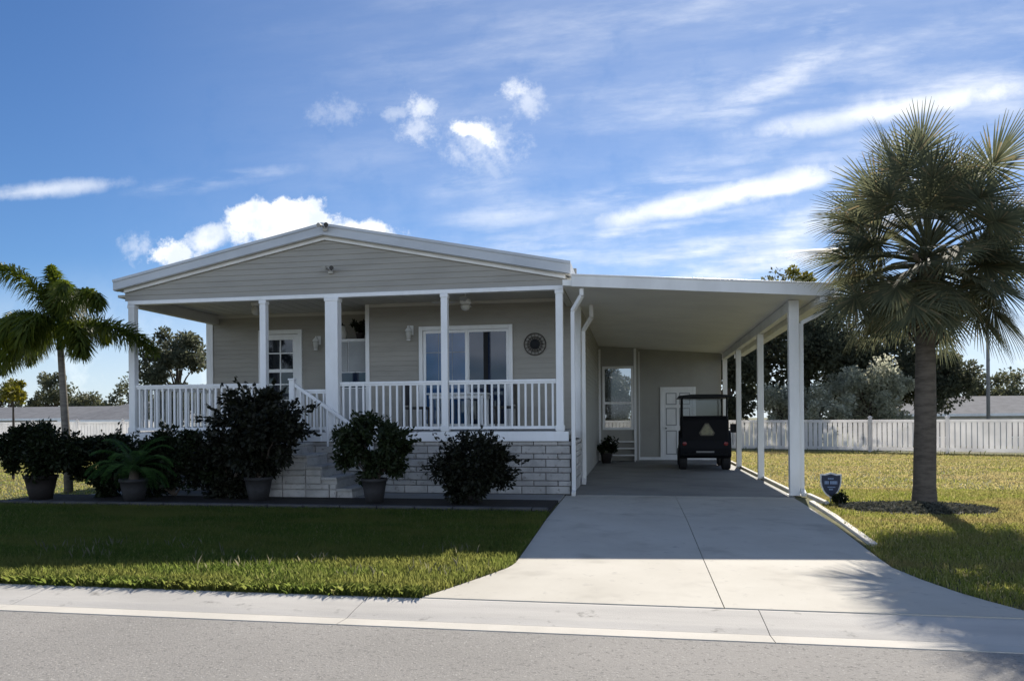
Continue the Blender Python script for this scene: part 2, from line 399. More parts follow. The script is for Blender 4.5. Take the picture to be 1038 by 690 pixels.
# ------------------------------------------------------------------ siding
def siding(mb, p0, u, n, a0, a1, z0, z1, holes=(), h=.105, out=.013, clip=None):
    """Lapped boards on the plane through p0 along u (2D unit), facing n."""
    p0 = np.array(p0); u = np.array(u); n = np.array(n)
    def P(a, z, o): q = p0 + u*a + n*o; return (q[0], q[1], z)
    z = z0
    while z < z1-1e-4:
        zt = min(z+h, z1)
        br = sorted(set([z, zt] + [v for hh in holes for v in hh[2:4] if z < v < zt]))
        for za, zb in zip(br, br[1:]):
            oa = out*(1-(za-z)/h); ob = out*(1-(zb-z)/h)
            if clip: L0, R0 = clip(za); L1, R1 = clip(zb); segs = [(max(a0, L0), min(a1, R0), max(a0, L1), min(a1, R1))]
            else:
                iv = [(a0, a1)]
                for (h0, h1, hz0, hz1) in holes:
                    if hz0 < (za+zb)/2 < hz1:
                        nv = []
                        for s, e in iv:
                            if h0 > s: nv.append((s, min(e, h0)))
                            if h1 < e: nv.append((max(s, h1), e))
                        iv = [q for q in nv if q[1]-q[0] > .01]
                segs = [(s, e, s, e) for s, e in iv]
            for s0, e0, s1, e1 in segs:
                if e0-s0 < .005: continue
                vs = [P(s0, za, oa), P(e0, za, oa), P(e1, zb, ob), P(s1, zb, ob)]; fs = [(0, 1, 2, 3)]
                if za == z: vs += [P(s0, za, -.002), P(e0, za, -.002)]; fs.append((0, 4, 5, 1))
                mb.add(vs, fs)
        z = zt

# ------------------------------------------------------------------ house
house = thing('house', 'single storey taupe sided home with grey gable roof and railed front porch', 'house', (-4.6, 0, 0))
FL, CE, YL, YW, XC = 1.17, 3.88, 2.95, 2.0, -4.60
# roof
mb = MB(); ry0, ry1 = -.15, 14
mb.prism([(-9.06, 3.985), (-9.06, 4.178), (-4.66, 5.08), (0.0, 4.17), (0.0, 3.96), (-4.66, 4.88)], ry0, ry1, 'Y')
roof = mb.build('roof', M['roof'], house)
mb = MB()   # drip edge along the rakes, proud of the fascia
mb.bar((-9.06, -.162, 4.163), (-4.66, -.162, 5.065), .02, .05); mb.bar((-4.66, -.162, 5.065), (0, -.162, 4.155), .02, .05)
mb.build('drip_edge', M['roof'], roof)
mb = MB(); mb.prism([(-4.82, 5.055), (-4.66, 5.10), (-4.50, 5.055), (-4.50, 5.03), (-4.66, 5.083), (-4.82, 5.03)], ry0-.02, ry1, 'Y')
mb.build('ridge_cap', M['roof'], roof)
# gable
mb = MB(); mb.prism([(-8.9, 3.79), (-.08, 3.79), (-.08, 3.94), (-4.66, 4.855), (-8.9, 4.0)], .004, .10, 'Y')
mb2 = MB(); siding(mb2, (0, 0), (1, 0), (0, -1), -8.9, -.08, 3.785, 4.84,
       clip=lambda z: (-4.66-(4.86-z)/.2005, -4.66+(4.86-z)/.2005))
mb.v and mb2.add(mb.v, mb.f)
gable = mb2.build('gable_wall', M['siding'], house)
mb = MB()
for (xa, za), (xb, zb) in (((-8.90, 3.94), (-4.66, 4.80)), ((-4.66, 4.80), (-.1, 3.89))):
    mb.prism([(xa, za), (xb, zb), (xb, zb+.085), (xa, za+.085)], -.055, -.016, 'Y')
mb.build('rake_trim', M['whitemetal'], house, bevel=.006)
# dark under-eave return between rake trim and fascia
mb = MB(); mb.prism([(-9.05, 3.98), (-4.66, 4.872), (-.02, 3.952), (-.02, 3.945), (-4.66, 4.865), (-9.05, 3.973)], -.145, -.02, 'Y')
mb.build('rake_soffit', M['soffit'], house)
# porch beam, soffit
mb = MB(); mb.box(-8.80, -.14, -.07, .07, 3.70, 3.775); mb.build('porch_beam', M['white'], house, bevel=.006)
mb = MB(); mb.box(-8.80, -8.66, .075, YL-.02, 3.66, 3.87); mb.build('side_beam', M['soffit'], house)
mb = MB(); mb.box(-.26, -.14, .075, YW-.02, 3.70, 3.87); mb.build('side_beam', M['soffit'], house)
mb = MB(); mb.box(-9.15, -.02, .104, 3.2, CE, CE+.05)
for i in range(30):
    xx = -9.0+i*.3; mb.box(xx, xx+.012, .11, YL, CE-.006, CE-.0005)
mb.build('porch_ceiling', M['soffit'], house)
# floor and rim
mb = MB(); mb.box(-8.85, -.10, -.02, YL+.2, FL-.08, FL); mb.build('porch_floor', M['porchfloor'], house)
mb = MB(); mb.box(-8.86, -.06, -.075, -.025, .985, FL-.012); mb.box(-8.86, -8.82, -.02, YL, .985, FL-.085); mb.build('rim_board', M['white'], house, bevel=.005)
# walls
holes_l = [(-7.64, -6.55, FL, 3.50), (-5.66, -4.72, FL, 3.10)]
mb = MB(); siding(mb, (0, YL), (1, 0), (0, -1), -8.92, -4.55, FL, CE, holes_l); mb.box(-8.92, -4.55, YL+.004, YL+.1, 0, CE+.6)
mb.build('left_porch_wall', M['siding'], house)
holes_w = [(-3.43, -1.40, FL, 3.36)]
mb = MB(); siding(mb, (0, YW), (1, 0), (0, -1), -4.58, -.04, FL, CE, holes_w); mb.box(-4.58, -.06, YW+.004, YW+.1, 0, CE+.6)
mb.box(-4.58, -4.50, YW+.1, YL+.1, 0, CE+.6); siding(mb, (-4.58, 0), (0, 1), (-1, 0), YW, YL, FL, CE)
mb.build('right_porch_wall', M['siding'], house)
mb = MB(); siding(mb, (0, 0), (0, 1), (1, 0), YW, 9.9, .10, 3.9); mb.box(-.1, -.004, YW+.1, 12.5, 0, 4.0)
mb.build('side_wall', M['siding_side'], house)
mb = MB(); mb.box(-8.95, -8.85, YL+.1, 12.5, 0, 4.0); mb.box(-8.85, -.1, 12.4, 12.5, 0, 4.0); mb.build('rear_wall', M['siding_side'], house)
mb = MB()
mb.box(-8.99, -8.90, YL-.03, YL+.1, .0, CE); mb.box(-8.90, -8.82, YL-.03, YL-.014, FL, CE-.06); mb.build('corner_trim', M['white'], house, bevel=.004)
mb = MB(); mb.box(-4.635, -4.545, YW-.03, YW-.014, FL, CE-.005); mb.box(-4.635, -4.594, YW-.014, YW+.06, FL, CE-.005); mb.build('corner_trim', M['white'], house, bevel=.004)
mb = MB(); mb.box(-.13, .012, YW-.03, YW-.014, .0, CE-.02); mb.box(.014, .03, YW-.03, YW+.07, .0, 3.68); mb.build('corner_trim', M['white'], house, bevel=.004)
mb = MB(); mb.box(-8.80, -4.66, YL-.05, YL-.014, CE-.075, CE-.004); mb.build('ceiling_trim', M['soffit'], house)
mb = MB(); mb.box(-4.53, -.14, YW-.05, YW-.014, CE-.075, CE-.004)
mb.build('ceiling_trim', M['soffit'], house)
# posts
for px, w in ((-8.73, .13), (-5.93, .125), (-4.52, .25), (-2.34, .125), (-.215, .13)):
    mb = MB(); mb.box(px-w/2, px+w/2, -w/2 if w < .2 else -.10, w/2 if w < .2 else .10, FL-.04, 3.699)
    mb.box(px-w/2-.015, px+w/2+.015, -w/2-.015 if w < .2 else -.115, w/2+.015 if w < .2 else .115, FL+.002, FL+.10)
    mb.box(px-w/2-.012, px+w/2+.012, -w/2-.012 if w < .2 else -.112, w/2+.012 if w < .2 else .112, 3.63, 3.698)
    mb.build('porch_post', M['white'], house, bevel=.008)
# railings with balusters as sub-parts
def railing(ax, a0, a1, c, zt=2.06):
    mb = MB()
    if ax == 'X':
        mb.box(a0, a1, c-.035, c+.035, zt, zt+.045); mb.box(a0, a1, c-.022, c+.022, zt-.035, zt); mb.box(a0, a1, c-.022, c+.022, FL+.035, FL+.09)
    else:
        mb.box(c-.035, c+.035, a0, a1, zt, zt+.045); mb.box(c-.022, c+.022, a0, a1, zt-.035, zt); mb.box(c-.022, c+.022, a0, a1, FL+.035, FL+.09)
    r = mb.build('railing', M['white'], house, bevel=.005)
    n = max(2, round((a1-a0)/.128)); src = None
    for i in range(n-1+1):
        p = a0 + (a1-a0)*(i+.5)/n
        if src is None:
            mb = MB(); mb.box(-.018, .018, -.018, .018, 0, zt-.035-FL-.09)
            src = mb.build('baluster', M['white'], r, local=True, bevel=.003, segs=1); b = src
        else:
            b = src.copy(); COL.objects.link(b); b.parent = r
        w = (p, c, FL+.09) if ax == 'X' else (c, p, FL+.09)
        b.location = Vector(w) - house.location
    return r
railing('X', -8.66, -6.0, 0); railing('X', -4.39, -2.41, 0); railing('X', -2.27, -.285, 0); railing('X', -5.20, -4.65, 0, 1.93)
railing('Y', .07, YL-.04, -8.73)
# masonry skirt
def masonry(mbB, p0, u, n, a0, a1, z0, z1, seed):
    g = random.Random(seed); p0 = np.array(p0); u = np.array(u); n = np.array(n); z = z0; k = 0
    while z < z1-.02:
        h = (.145, .098)[k % 2]; h = min(h, z1-z); a = a0 - (.0, .22)[k % 2]
        while a < a1:
            b = a+.44; s, e = max(a, a0)+.006, min(b, a1)-.006
            if e-s > .03:
                o = .035+g.uniform(-.006, .006); q = [p0+u*s, p0+u*e]
                ws = [(q[0]+n*.0), (q[1]+n*.0), (q[1]+n*o), (q[0]+n*o)]
                zz0, zz1 = z+.006, z+h-.006; ins = .008
                ws2 = [(q[1]+n*(o+ins)-u*ins), (q[0]+n*(o+ins)+u*ins)]
                vs = [(*w, zz) for zz in (zz0, zz1) for w in ws] + [(*ws2[1], zz0+ins), (*ws2[0], zz0+ins), (*ws2[0], zz1-ins), (*ws2[1], zz1-ins)]
                mbB.add(vs, [(0,1,2,3),(7,6,5,4),(0,4,5,1),(1,5,6,2),(3,7,4,0),(8,9,10,11),(3,2,9,8),(2,6,10,9),(6,7,11,10),(7,3,8,11)])
            a = b
        z += h; k += 1
mb = MB(); masonry(mb, (0, 0), (1, 0), (0, -1), -8.84, -.02, .03, .98, 3); masonry(mb, (-.02, 0), (0, 1), (1, 0), .0, YW-.06, .03, .98, 4)
masonry(mb, (-8.84, 0), (0, 1), (-1, 0), 0, YL, .03, .98, 5)
sk = mb.build('masonry_skirt', M['block'], house)
mb = MB(); mb.box(-8.84, -.025, .0, .12, -.05, .984); mb.box(-.14, -.022, .12, YW-.02, -.05, .984); mb.box(-8.836, -8.72, .12, YL, -.05, .984); mb.build('mortar_bed', M['mortar'], sk)
# steps running down along the front of the porch
st = MB(); blk = MB(); LX0, LX1 = -5.95, -5.18
st.box(LX0, LX1, -1.0, -.08, FL-.07, FL-.012)
def step_end(z):
    for i in range(4, -1, -1):
        if z <= FL-.195*(i+1)-.05: return LX1+.28*(i+1)
    return LX1
z = .03; kk = 0
while z < FL-.09:
    h = min((.145, .098)[kk % 2], FL-.08-z)
    masonry(blk, (LX0, -.96), (1, 0), (0, -1), (.0, -.22)[kk % 2] if kk % 2 == 0 else 0, step_end(z+h)-LX0, z, z+h, 8+kk); z += h; kk += 1
mo = MB(); mo.box(LX0+.01, LX1-.01, -.955, -.08, 0, FL-.075)
for i in range(5):
    xa = LX1+i*.28; zt = FL-.195*(i+1)
    st.box(xa-.01, xa+.29, -1.0, -.08, zt-.05, zt)
    mo.box(xa, xa+.279, -.955, -.08, 0, zt-.055)
stp = st.build('porch_steps', M['block'], house, bevel=.008); blk.build('step_masonry', M['block'], stp); mo.build('step_core', M['block'], stp)
mb = MB(); mb.box(-5.33, -5.23, -.20, -.10, FL, 2.15); mb.box(-5.345, -5.215, -.215, -.085, 2.15, 2.18)
mb.box(-3.80, -3.70, -.20, -.10, .02, 1.12)
mb.bar((-5.25, -.15, 2.07), (-3.76, -.15, 1.06), .05, .06)
for i in range(10):
    xx = -5.12+i*.135; zz = 2.07-(xx+5.25)*.678; mb.box(xx-.016, xx+.016, -.166, -.134, zz-.72, zz)
mb.build('stair_rail', M['white'], stp, bevel=.004)

# porch door (fifteen-lite style), with frame and glass
def framebox(mb, x0, x1, y0, y1, z0, z1, w, wb=None):
    wb = w if wb is None else wb
    mb.box(x0, x0+w, y0, y1, z0, z1); mb.box(x1-w, x1, y0, y1, z0, z1); mb.box(x0+w, x1-w, y0, y1, z1-w, z1)
    if wb: mb.box(x0+w, x1-w, y0, y1, z0, z0+wb)
mb = MB(); framebox(mb, -7.64, -6.55, YL-.05, YL+.0, FL, 3.50, .10, 0)
dfr = mb.build('front_door', M['white'], house, bevel=.005)
mb = MB(); X0, X1 = -7.535, -6.655
framebox(mb, X0, X1, YL-.03, YL-.002, FL+.02, 3.39, .125, .28)
for xx in ((X0+X1)/2,): mb.box(xx-.014, xx+.014, YL-.028, YL-.004, FL+.3, 3.26)
for zz in (2.95, 2.22, 1.85): mb.box(X0+.125, X1-.125, YL-.027, YL-.005, zz-.014, zz+.014)
mb.box(X0+.125, X1-.125, YL-.029, YL-.003, 2.50, 2.58)
mb.build('door_leaf', M['white'], dfr, bevel=.004)
mb = MB(); mb.box(X0+.12, X1-.12, YL-.012, YL-.006, FL+.28, 3.28); mb.build('pane', M['glassnight'], dfr)
mb = MB(); mb.tube([(X1-.06, YL-.03, 2.12), (X1-.06, YL-.08, 2.12)], .018, 10); mb.tube([(X1-.06, YL-.08, 2.12), (X1-.15, YL-.085, 2.12)], .011, 8); mb.build('handle', M['chrome'], dfr)
# sliding glass door
mb = MB(); framebox(mb, -3.43, -1.40, YW-.055, YW+.0, FL, 3.36, .085, .05)
sl = mb.build('sliding_door', M['white'], house, bevel=.005)
mb = MB(); framebox(mb, -3.335, -2.36, YW-.04, YW-.015, FL+.055, 3.27, .06); mb.build('door_sash', M['white'], sl, bevel=.003)
mb = MB(); framebox(mb, -2.385, -1.49, YW-.012, YW-.002, FL+.055, 3.27, .05); mb.build('door_sash', M['white'], sl)
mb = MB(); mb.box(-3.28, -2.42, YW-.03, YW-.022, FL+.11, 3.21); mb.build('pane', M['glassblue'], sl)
mb = MB(); mb.box(-2.335, -1.535, YW-.009, YW-.005, FL+.11, 3.22); mb.build('pane', M['glassdark'], sl)
mb = MB(); mb.box(-2.03, -1.93, YW-.0105, YW-.0092, FL+.11, 3.22); mb.build('post_reflection', M['dark'], sl)  # mirrored post painted as a dark strip on the right pane
mb = MB()
for zz in (2.80,): mb.box(-3.28, -2.42, YW-.0335, YW-.0305, zz-.006, zz+.006)
for xx in (-3.0, -2.7): mb.box(xx-.004, xx+.004, YW-.0335, YW-.0305, FL+.12, 3.2)
mb.build('muntin', M['blind'], sl)

# white storage cabinet standing in the recess of the porch
cab = thing('storage_cabinet', 'tall white storage cabinet in the porch recess behind the thick post', 'cabinet', (-5.18, 2.6, FL))
mb = MB(); mb.box(-5.64, -4.72, 2.36, 2.92, FL+.06, 3.14); mb.box(-5.67, -4.69, 2.33, 2.93, 3.142, 3.18); mb.box(-5.62, -4.74, 2.38, 2.90, FL, FL+.058)
mb.build('body', M['white'], cab, bevel=.006)
for a, b in ((-5.62, -5.19), (-5.17, -4.74)):
    mb = MB(); mb.box(a, b, 2.335, 2.357, 2.45, 3.12); mb.build('door', M['blind'], cab, bevel=.004)
mb = MB(); mb.box(-5.62, -4.74, 2.342, 2.358, 2.10, 2.43); mb.build('dark_gap_panel', M['glassdark'], cab)  # flat dark panel painted as the shade of a gap, nothing is recessed
mb = MB(); mb.box(-5.62, -4.74, 2.34, 2.357, FL+.09, 2.08); mb.build('drawer', M['blind'], cab, bevel=.004)
jar = thing('jar', 'round pale jar on top of the white porch cabinet', 'jar', (-5.42, 2.6, 3.182))
mb = MB(); mb.lathe([(.05, 0), (.10, .06), (.12, .15), (.10, .24), (.065, .29), (.075, .32), (.06, .32)], (-5.42, 2.6, 3.182), 20); mb.build('body', M['lamp'], jar, smooth=True)
mb = MB(); mb.lathe([(.068, .322), (.068, .34), (.02, .36), (.02, .39), (.005, .395)], (-5.42, 2.6, 3.182), 16); mb.build('lid', M['bronze'], jar, smooth=True)
pl = thing('potted_plant', 'small dark green plant on top of the white porch cabinet', 'plant', (-5.0, 2.62, 3.182))
mb = MB(); mb.lathe([(.07, 0), (.10, .14), (.11, .15), (.09, .15)], (-5.0, 2.62, 3.182), 18); mb.build('pot', M['pot'], pl, smooth=True)
P, cs, d = clump_cloud((-5.0, 2.62, 3.46), (.30, .2, .18), 10, 500, .4, seed=5)
np_mesh('foliage', leaf_quads(P, .09, .045, dirs=d), 4, M['bush'], pl, (-5.0, 2.62, 3.182))

# wall lanterns
def lantern(x, y, z, label):
    t = thing('wall_lantern', label, 'wall lamp', (x, y, z), group='lamps on the porch walls')
    mb = MB(); mb.box(x-.07, x+.07, y-.02, y-.004, z-.03, z+.17); mb.tube([(x, y-.02, z+.12), (x, y-.09, z+.15), (x, y-.13, z+.13)], .012, 8); mb.build('bracket', M['white'], t, bevel=.004)
    mb = MB(); mb.lathe([(.03, .12), (.085, .05), (.075, .04), (.07, .04)], (x, y-.13, z), 14); mb.lathe([(.05, -.16), (.052, -.145), (.02, -.14)], (x, y-.13, z), 14); mb.build('cap', M['white'], t)
    mb = MB(); mb.lathe([(.045, -.14), (.062, -.02), (.066, .04)], (x, y-.13, z), 14); mb.build('glass', M['lamp'], t, smooth=True)
lantern(-6.15, YL-.014, 3.16, 'white wall lantern just right of the glazed front door')
lantern(-3.62, YW-.014, 3.22, 'white wall lantern left of the sliding glass door')
# ceiling fan and ceiling light
fan = thing('ceiling_fan', 'white ceiling fan with four blades under the right side of the porch', 'fan', (-2.18, 1.0, 3.87))
mb = MB(); mb.tube([(-2.18, 1, 3.87), (-2.18, 1, 3.76)], .02, 8); mb.lathe([(.03, -.10), (.10, -.12), (.12, -.18), (.08, -.22), (.05, -.225)], (-2.18, 1, 3.87), 18); mb.build('motor', M['white'], fan, smooth=True)
mb = MB(); mb.lathe([(.09, -.228), (.10, -.26), (.07, -.32), (.02, -.34)], (-2.18, 1, 3.87), 18); mb.build('light', M['lamp'], fan, smooth=True)
for k in range(4):
    a = R_(8+90*k); c, s = math.cos(a), math.sin(a); mb = MB(); vs = []
    for r, w, dz in ((.10, .02, 0), (.2, .03, 0), (.24, .06, .004), (.62, .075, .004), (.66, .05, .004)):
        for sgn in (-1, 1):
            vs.append((-2.18+c*r-s*w*sgn, 1+s*r+c*w*sgn, 3.70+sgn*w*.18)); 
    fs = [(2*i, 2*i+2, 2*i+3, 2*i+1) for i in range(4)]; mb.add(vs, fs)
    o = mb.build('blade', M['soffit'], fan); o.modifiers.new('thick', 'SOLIDIFY').thickness = .01
cl = thing('porch_light', 'small frosted light on the porch ceiling left of the door', 'ceiling light', (-6.82, 1.3, 3.875))
mb = MB(); mb.lathe([(.09, 0), (.09, -.05), (.06, -.06)], (-6.82, 1.3, 3.875), 18); mb.build('base', M['white'], cl)
mb = MB(); mb.lathe([(.06, -.062), (.085, -.11), (.08, -.20), (.04, -.25), (.01, -.255)], (-6.82, 1.3, 3.875), 18); mb.build('globe', M['lamp'], cl, smooth=True)
# wreath-like wall ornament
wr = thing('wall_ornament', 'round dark metal sun ornament on the wall right of the sliding door', 'wall ornament', (-.93, YW-.03, 2.93))
mb = MB()
for r in (.225, .15):
    mb.tube([(-.93+r*math.cos(i*math.pi/18), YW-.035, 2.93+r*math.sin(i*math.pi/18)) for i in range(37)], .013, 6, cap=False)
mb.build('ring', M['wreath'], wr, smooth=True)
mb = MB()
for i in range(16):
    a = i*math.pi/8; c, s = math.cos(a), math.sin(a)
    mb.add([(-.93+.09*c-.02*s, YW-.033, 2.93+.09*s+.02*c), (-.93+.09*c+.02*s, YW-.033, 2.93+.09*s-.02*c), (-.93+.24*c, YW-.04, 2.93+.24*s)], [(0, 1, 2)])
o = mb.build('rays', M['wreath'], wr); o.modifiers.new('thick', 'SOLIDIFY').thickness = .01
mb = MB(); mb.tube([(-.93, YW-.02, 2.93), (-.93, YW-.05, 2.93), (-.93, YW-.06, 2.93)], [.11, .10, .06], 20); mb.build('disc', M['dark'], wr)
# flood lights on gable
def flood(x, y, z, label):
    t = thing('flood_light', label, 'flood light', (x, y, z), group='flood lights on the gable')
    mb = MB(); mb.box(x-.045, x+.045, y-.04, y, z-.045, z+.045); mb.build('junction_box', M['soffit'], t, bevel=.01)
    for dx, m in ((.08, 'bronze'), (-.07, 'siding')):
        mb = MB(); mb.tube([(x+dx*.3, y-.045, z+.02), (x+dx*.8, y-.08, z+.05)], .014, 6); mb.tube([(x+dx*.75, y-.06, z+.05), (x+dx*1.0, y-.17, z+.035)], [.02, .042], 12); mb.build('lamp_head', M[m], t, smooth=False)
flood(-4.55, -.016, 4.20, 'small two headed flood light in the middle of the gable siding')
flood(-4.58, -.175, 4.97, 'small flood light at the very peak of the roof edge')

# patio furniture behind the railing
tb = thing('patio_table', 'white patio table behind the railing before the sliding glass door', 'table', (-2.35, 1.15, FL))
mb = MB(); mb.box(-2.95, -1.75, .8, 1.5, FL+.70, FL+.735); mb.box(-2.9, -1.8, .85, 1.45, FL+.62, FL+.699); mb.build('top', M['white'], tb, bevel=.008)
for sx in (-2.86, -1.84):
    for sy in (.89, 1.41):
        mb = MB(); mb.box(sx-.03, sx+.03, sy-.03, sy+.03, FL+.002, FL+.619); mb.build('leg', M['white'], tb, bevel=.005)
def chair(x, y, rz, label):
    t = thing('patio_chair', label, 'chair', (x, y, FL), rz, group='dark chairs at the patio table')
    mb = MB(); mb.box(-.23, .23, -.22, .22, .42, .47); mb.build('seat', M['bronze'], t, local=True, bevel=.015)
    mb = MB(); mb.box(-.23, .23, .20, .23, .50, .92); mb.build('backrest', M['bronze'], t, local=True, bevel=.012)
    for sx in (-.21, .21):
        for sy in (-.20, .215):
            mb = MB(); mb.box(sx-.015, sx+.015, sy-.015, sy+.015, 0.002, .419 if sy < 0 else .9); mb.build('leg', M['bronze'], t, local=True)
chair(-3.25, 1.15, R_(90), 'dark patio chair at the left end of the white table')
chair(-1.45, 1.15, R_(-90), 'dark patio chair at the right end of the white table')

# ------------------------------------------------------------------ carport
cp = thing('carport', 'long white metal carport roof on slim posts over the driveway', 'carport', (2, 0, 0))
XR = 4.32; cy0, cy1 = -.34, 10.35
def zb(x, y): return 3.70-.074*x - .012*max(0, y)
def slab4(mb, x0, x1, y0, y1, t, dz=0):
    vs = [(x, y, zb(x, y)+dz) for y in (y0, y1) for x in (x0, x1)] + [(x, y, zb(x, y)+dz+t) for y in (y0, y1) for x in (x0, x1)]
    return mb.add(vs, [(0, 2, 3, 1), (4, 5, 7, 6), (0, 1, 5, 4), (1, 3, 7, 5), (3, 2, 6, 7), (2, 0, 4, 6)])
mb = MB(); slab4(mb, -.13, XR, cy0+.05, cy1, .10, .02)
mb.build('roof', M['ceiling'], cp)
mb = MB(); slab4(mb, .03, XR+.05, cy0, cy0+.045, .20, 0); slab4(mb, .03, XR+.05, cy0-.015, cy0, .03, .19); mb.build('fascia', M['whitemetal'], cp, bevel=.006)
mb = MB()
for dx0, dx1, dz0, dz1 in ((0, .13, -.03, -.018), (.118, .13, -.017, .14), (0, .012, -.017, .12)):
    vs = []
    for y in (cy0+.05, cy1):
        z = zb(XR-.02, y)
        vs += [(XR+.012+dx0, y, z+dz0), (XR+.012+dx1, y, z+dz0), (XR+.012+dx1, y, z+dz1), (XR+.012+dx0, y, z+dz1)]
    mb.add(vs, [(0, 1, 2, 3), (7, 6, 5, 4), (0, 4, 5, 1), (1, 5, 6, 2), (2, 6, 7, 3), (3, 7, 4, 0)])
mb.build('gutter', M['whitemetal'], cp)
mb = MB()
vs = []
for y in (.38, cy1-.05):
    z = zb(3.85, y); vs += [(3.79, y, z-.17), (3.91, y, z-.17), (3.91, y, z+.015), (3.79, y, z+.015)]
mb.add(vs, [(0, 1, 2, 3), (7, 6, 5, 4), (0, 4, 5, 1), (1, 5, 6, 2), (2, 6, 7, 3), (3, 7, 4, 0)])
mb.build('side_beam', M['whitemetal'], cp, bevel=.005)
mb = MB(); vs = []
for y in (cy0+.06, cy1-.05):
    z = zb(4.22, y); vs += [(4.16, y, z-.10), (4.28, y, z-.10), (4.28, y, z+.015), (4.16, y, z+.015)]
mb.add(vs, [(0, 1, 2, 3), (7, 6, 5, 4), (0, 4, 5, 1), (1, 5, 6, 2), (2, 6, 7, 3), (3, 7, 4, 0)]); mb.build('edge_beam', M['whitemetal'], cp, bevel=.005)
for py in (.30, 3.72, 7.15, 10.1):
    w = .065 if py > 1 else .085; mb = MB(); z = zb(3.85, py)-(.172 if py > 1 else -.01)
    mb.box(3.85-w, 3.85+w, py-w*.8, py+w*.8, .023, z); mb.box(3.85-w-.03, 3.85+w+.03, py-w-.02, py+w+.02, .0235, .035); mb.build('post', M['whitemetal'], cp, bevel=.008)
def downspout(pts, w, d, label=None):
    mb = MB()
    for a, b in zip(pts, pts[1:]): mb.bar(a, b, w, d)
    return mb.build('downspout', M['whitemetal'], cp, bevel=.006)
downspout([(XR+.05, .28, zb(XR, .3)-.03), (XR+.05, .28, zb(XR, .3)-.16), (3.975, .30, 3.02), (3.975, .30, .12), (3.975, .12, .05)], .075, .07)
downspout([(.20, -.22, 3.68), (.20, -.22, 3.55), (.03, -.10, 3.30), (.03, -.10, .10), (.03, -.22, .05)], .07, .07)
downspout([(.26, 1.66, 3.66), (.26, 1.68, 3.42), (.085, 1.90, 3.18), (.085, 1.90, .14), (.085, 1.72, .07)], .075, .065)

# rear of the carport: utility room wall, white door, screened window bay
sh = thing('utility_room', 'beige utility room wall with white door at the back of the carport', 'shed', (2.5, 10.2, 0))
YS = 10.2
mb = MB(); siding(mb, (0, YS), (1, 0), (0, -1), 1.24, 3.75, .05, 3.5, [(1.90, 2.98, .0, 2.30)]); mb.box(1.24, 3.75, YS+.004, YS+.1, 0, 3.75); mb.box(3.65, 3.75, YS+.1, 13, 0, 3.7); mb.box(1.24, 1.34, YS+.1, 13, 0, 3.7); mb.box(1.34, 3.65, 12.9, 13, 0, 3.7)
mb.box(1.24, 3.75, YS+.1, 13, 3.705, 3.78)
mb.build('wall', M['siding_side'], sh)
mb = MB(); framebox(mb, 1.90, 2.98, YS-.045, YS, .03, 2.30, .09, 0); df = mb.build('door_frame', M['white'], sh, bevel=.004)
mb = MB(); mb.box(1.99, 2.89, YS-.03, YS-.002, .04, 2.21)
mb.build('door', M['white'], sh, bevel=.003)
mb = MB()
for x0, x1 in ((2.07, 2.40), (2.48, 2.81)):
    for z0, z1 in ((.2, .95), (1.1, 1.65), (1.75, 2.12)): framebox(mb, x0, x1, YS-.036, YS-.0305, z0, z1, .03)
mb.build('door_panel', M['blind'], df)
mb = MB(); mb.tube([(2.07, YS-.03, 1.02), (2.07, YS-.09, 1.02)], [.02, .03], 12); mb.build('handle', M['chrome'], df)
mb = MB(); mb.box(1.26, 3.74, YS-.05, YS-.014, .03, .12); mb.box(1.18, 1.27, YS-.06, YS-.005, .03, 3.42); mb.build('trim', M['white'], sh, bevel=.004)
bay = thing('screened_bay', 'narrow white framed bay with a two sash window beside the utility room', 'window bay', (.6, 9.9, 0))
YB_ = 9.9
mb = MB(); siding(mb, (0, YB_), (1, 0), (0, -1), .0, 1.17, .05, 3.55, [(.12, 1.08, .98, 2.96)])
mb.box(1.175, 1.238, YB_+.003, YS+.09, 0, 3.75); mb.box(1.09, 1.238, YB_+.065, YS+.09, 0, 3.6)
for x0, x1, z0, z1 in ((0, .14, 0, 3.6), (1.06, 1.17, 0, 3.6), (.14, 1.06, 0, 1.0), (.14, 1.06, 2.94, 3.6)): mb.box(x0, x1, YB_+.003, YB_+.06, z0, z1)
mb.build('wall', M['siding_side'], bay)
mb = MB(); mb.box(.0, 1.238, YS+.2, 13.3, 3.30, 3.38); mb.build('sun_blocker', M['whitemetal'], bay)  # unseen slab added to keep sun through the window off the carport floor
mb = MB(); framebox(mb, .12, 1.08, YB_-.05, YB_+.03, .98, 2.96, .075); wf = mb.build('window', M['white'], bay, bevel=.004)
mb = MB(); mb.box(.195, 1.005, YB_-.035, YB_, 1.78, 1.85); mb.build('meeting_rail', M['white'], wf)
mb = MB(); mb.box(.195, 1.005, YB_+.012, YB_+.016, 1.055, 2.885); mb.build('pane', M['clear'], wf)
mb = MB(); mb.box(.0, .07, YB_-.06, YB_-.014, .03, 3.5); mb.box(1.09, 1.165, YB_-.06, YB_-.014, .03, 3.5); mb.build('corner_post', M['white'], bay, bevel=.004)
stp2 = thing('step_rack', 'low white slatted steps under the window at the back of the carport', 'steps', (.75, 9.4, .022))
for i in range(3):
    mb = MB(); mb.box(.40, 1.10, 9.30+i*.17, 9.48+i*.17, .20+.2*i, .235+.2*i); mb.build('tread', M['white'], stp2, bevel=.004)
for sx in (.37, 1.10):
    mb = MB(); mb.prism([(9.28, .024), (9.82, .024), (9.82, .63), (9.62, .63)], sx, sx+.03, 'X'); mb.build('side', M['white'], stp2)
pp = thing('potted_plant', 'dark leafy plant in a pot at the back left corner of the carport', 'plant', (.28, 8.7, .022))
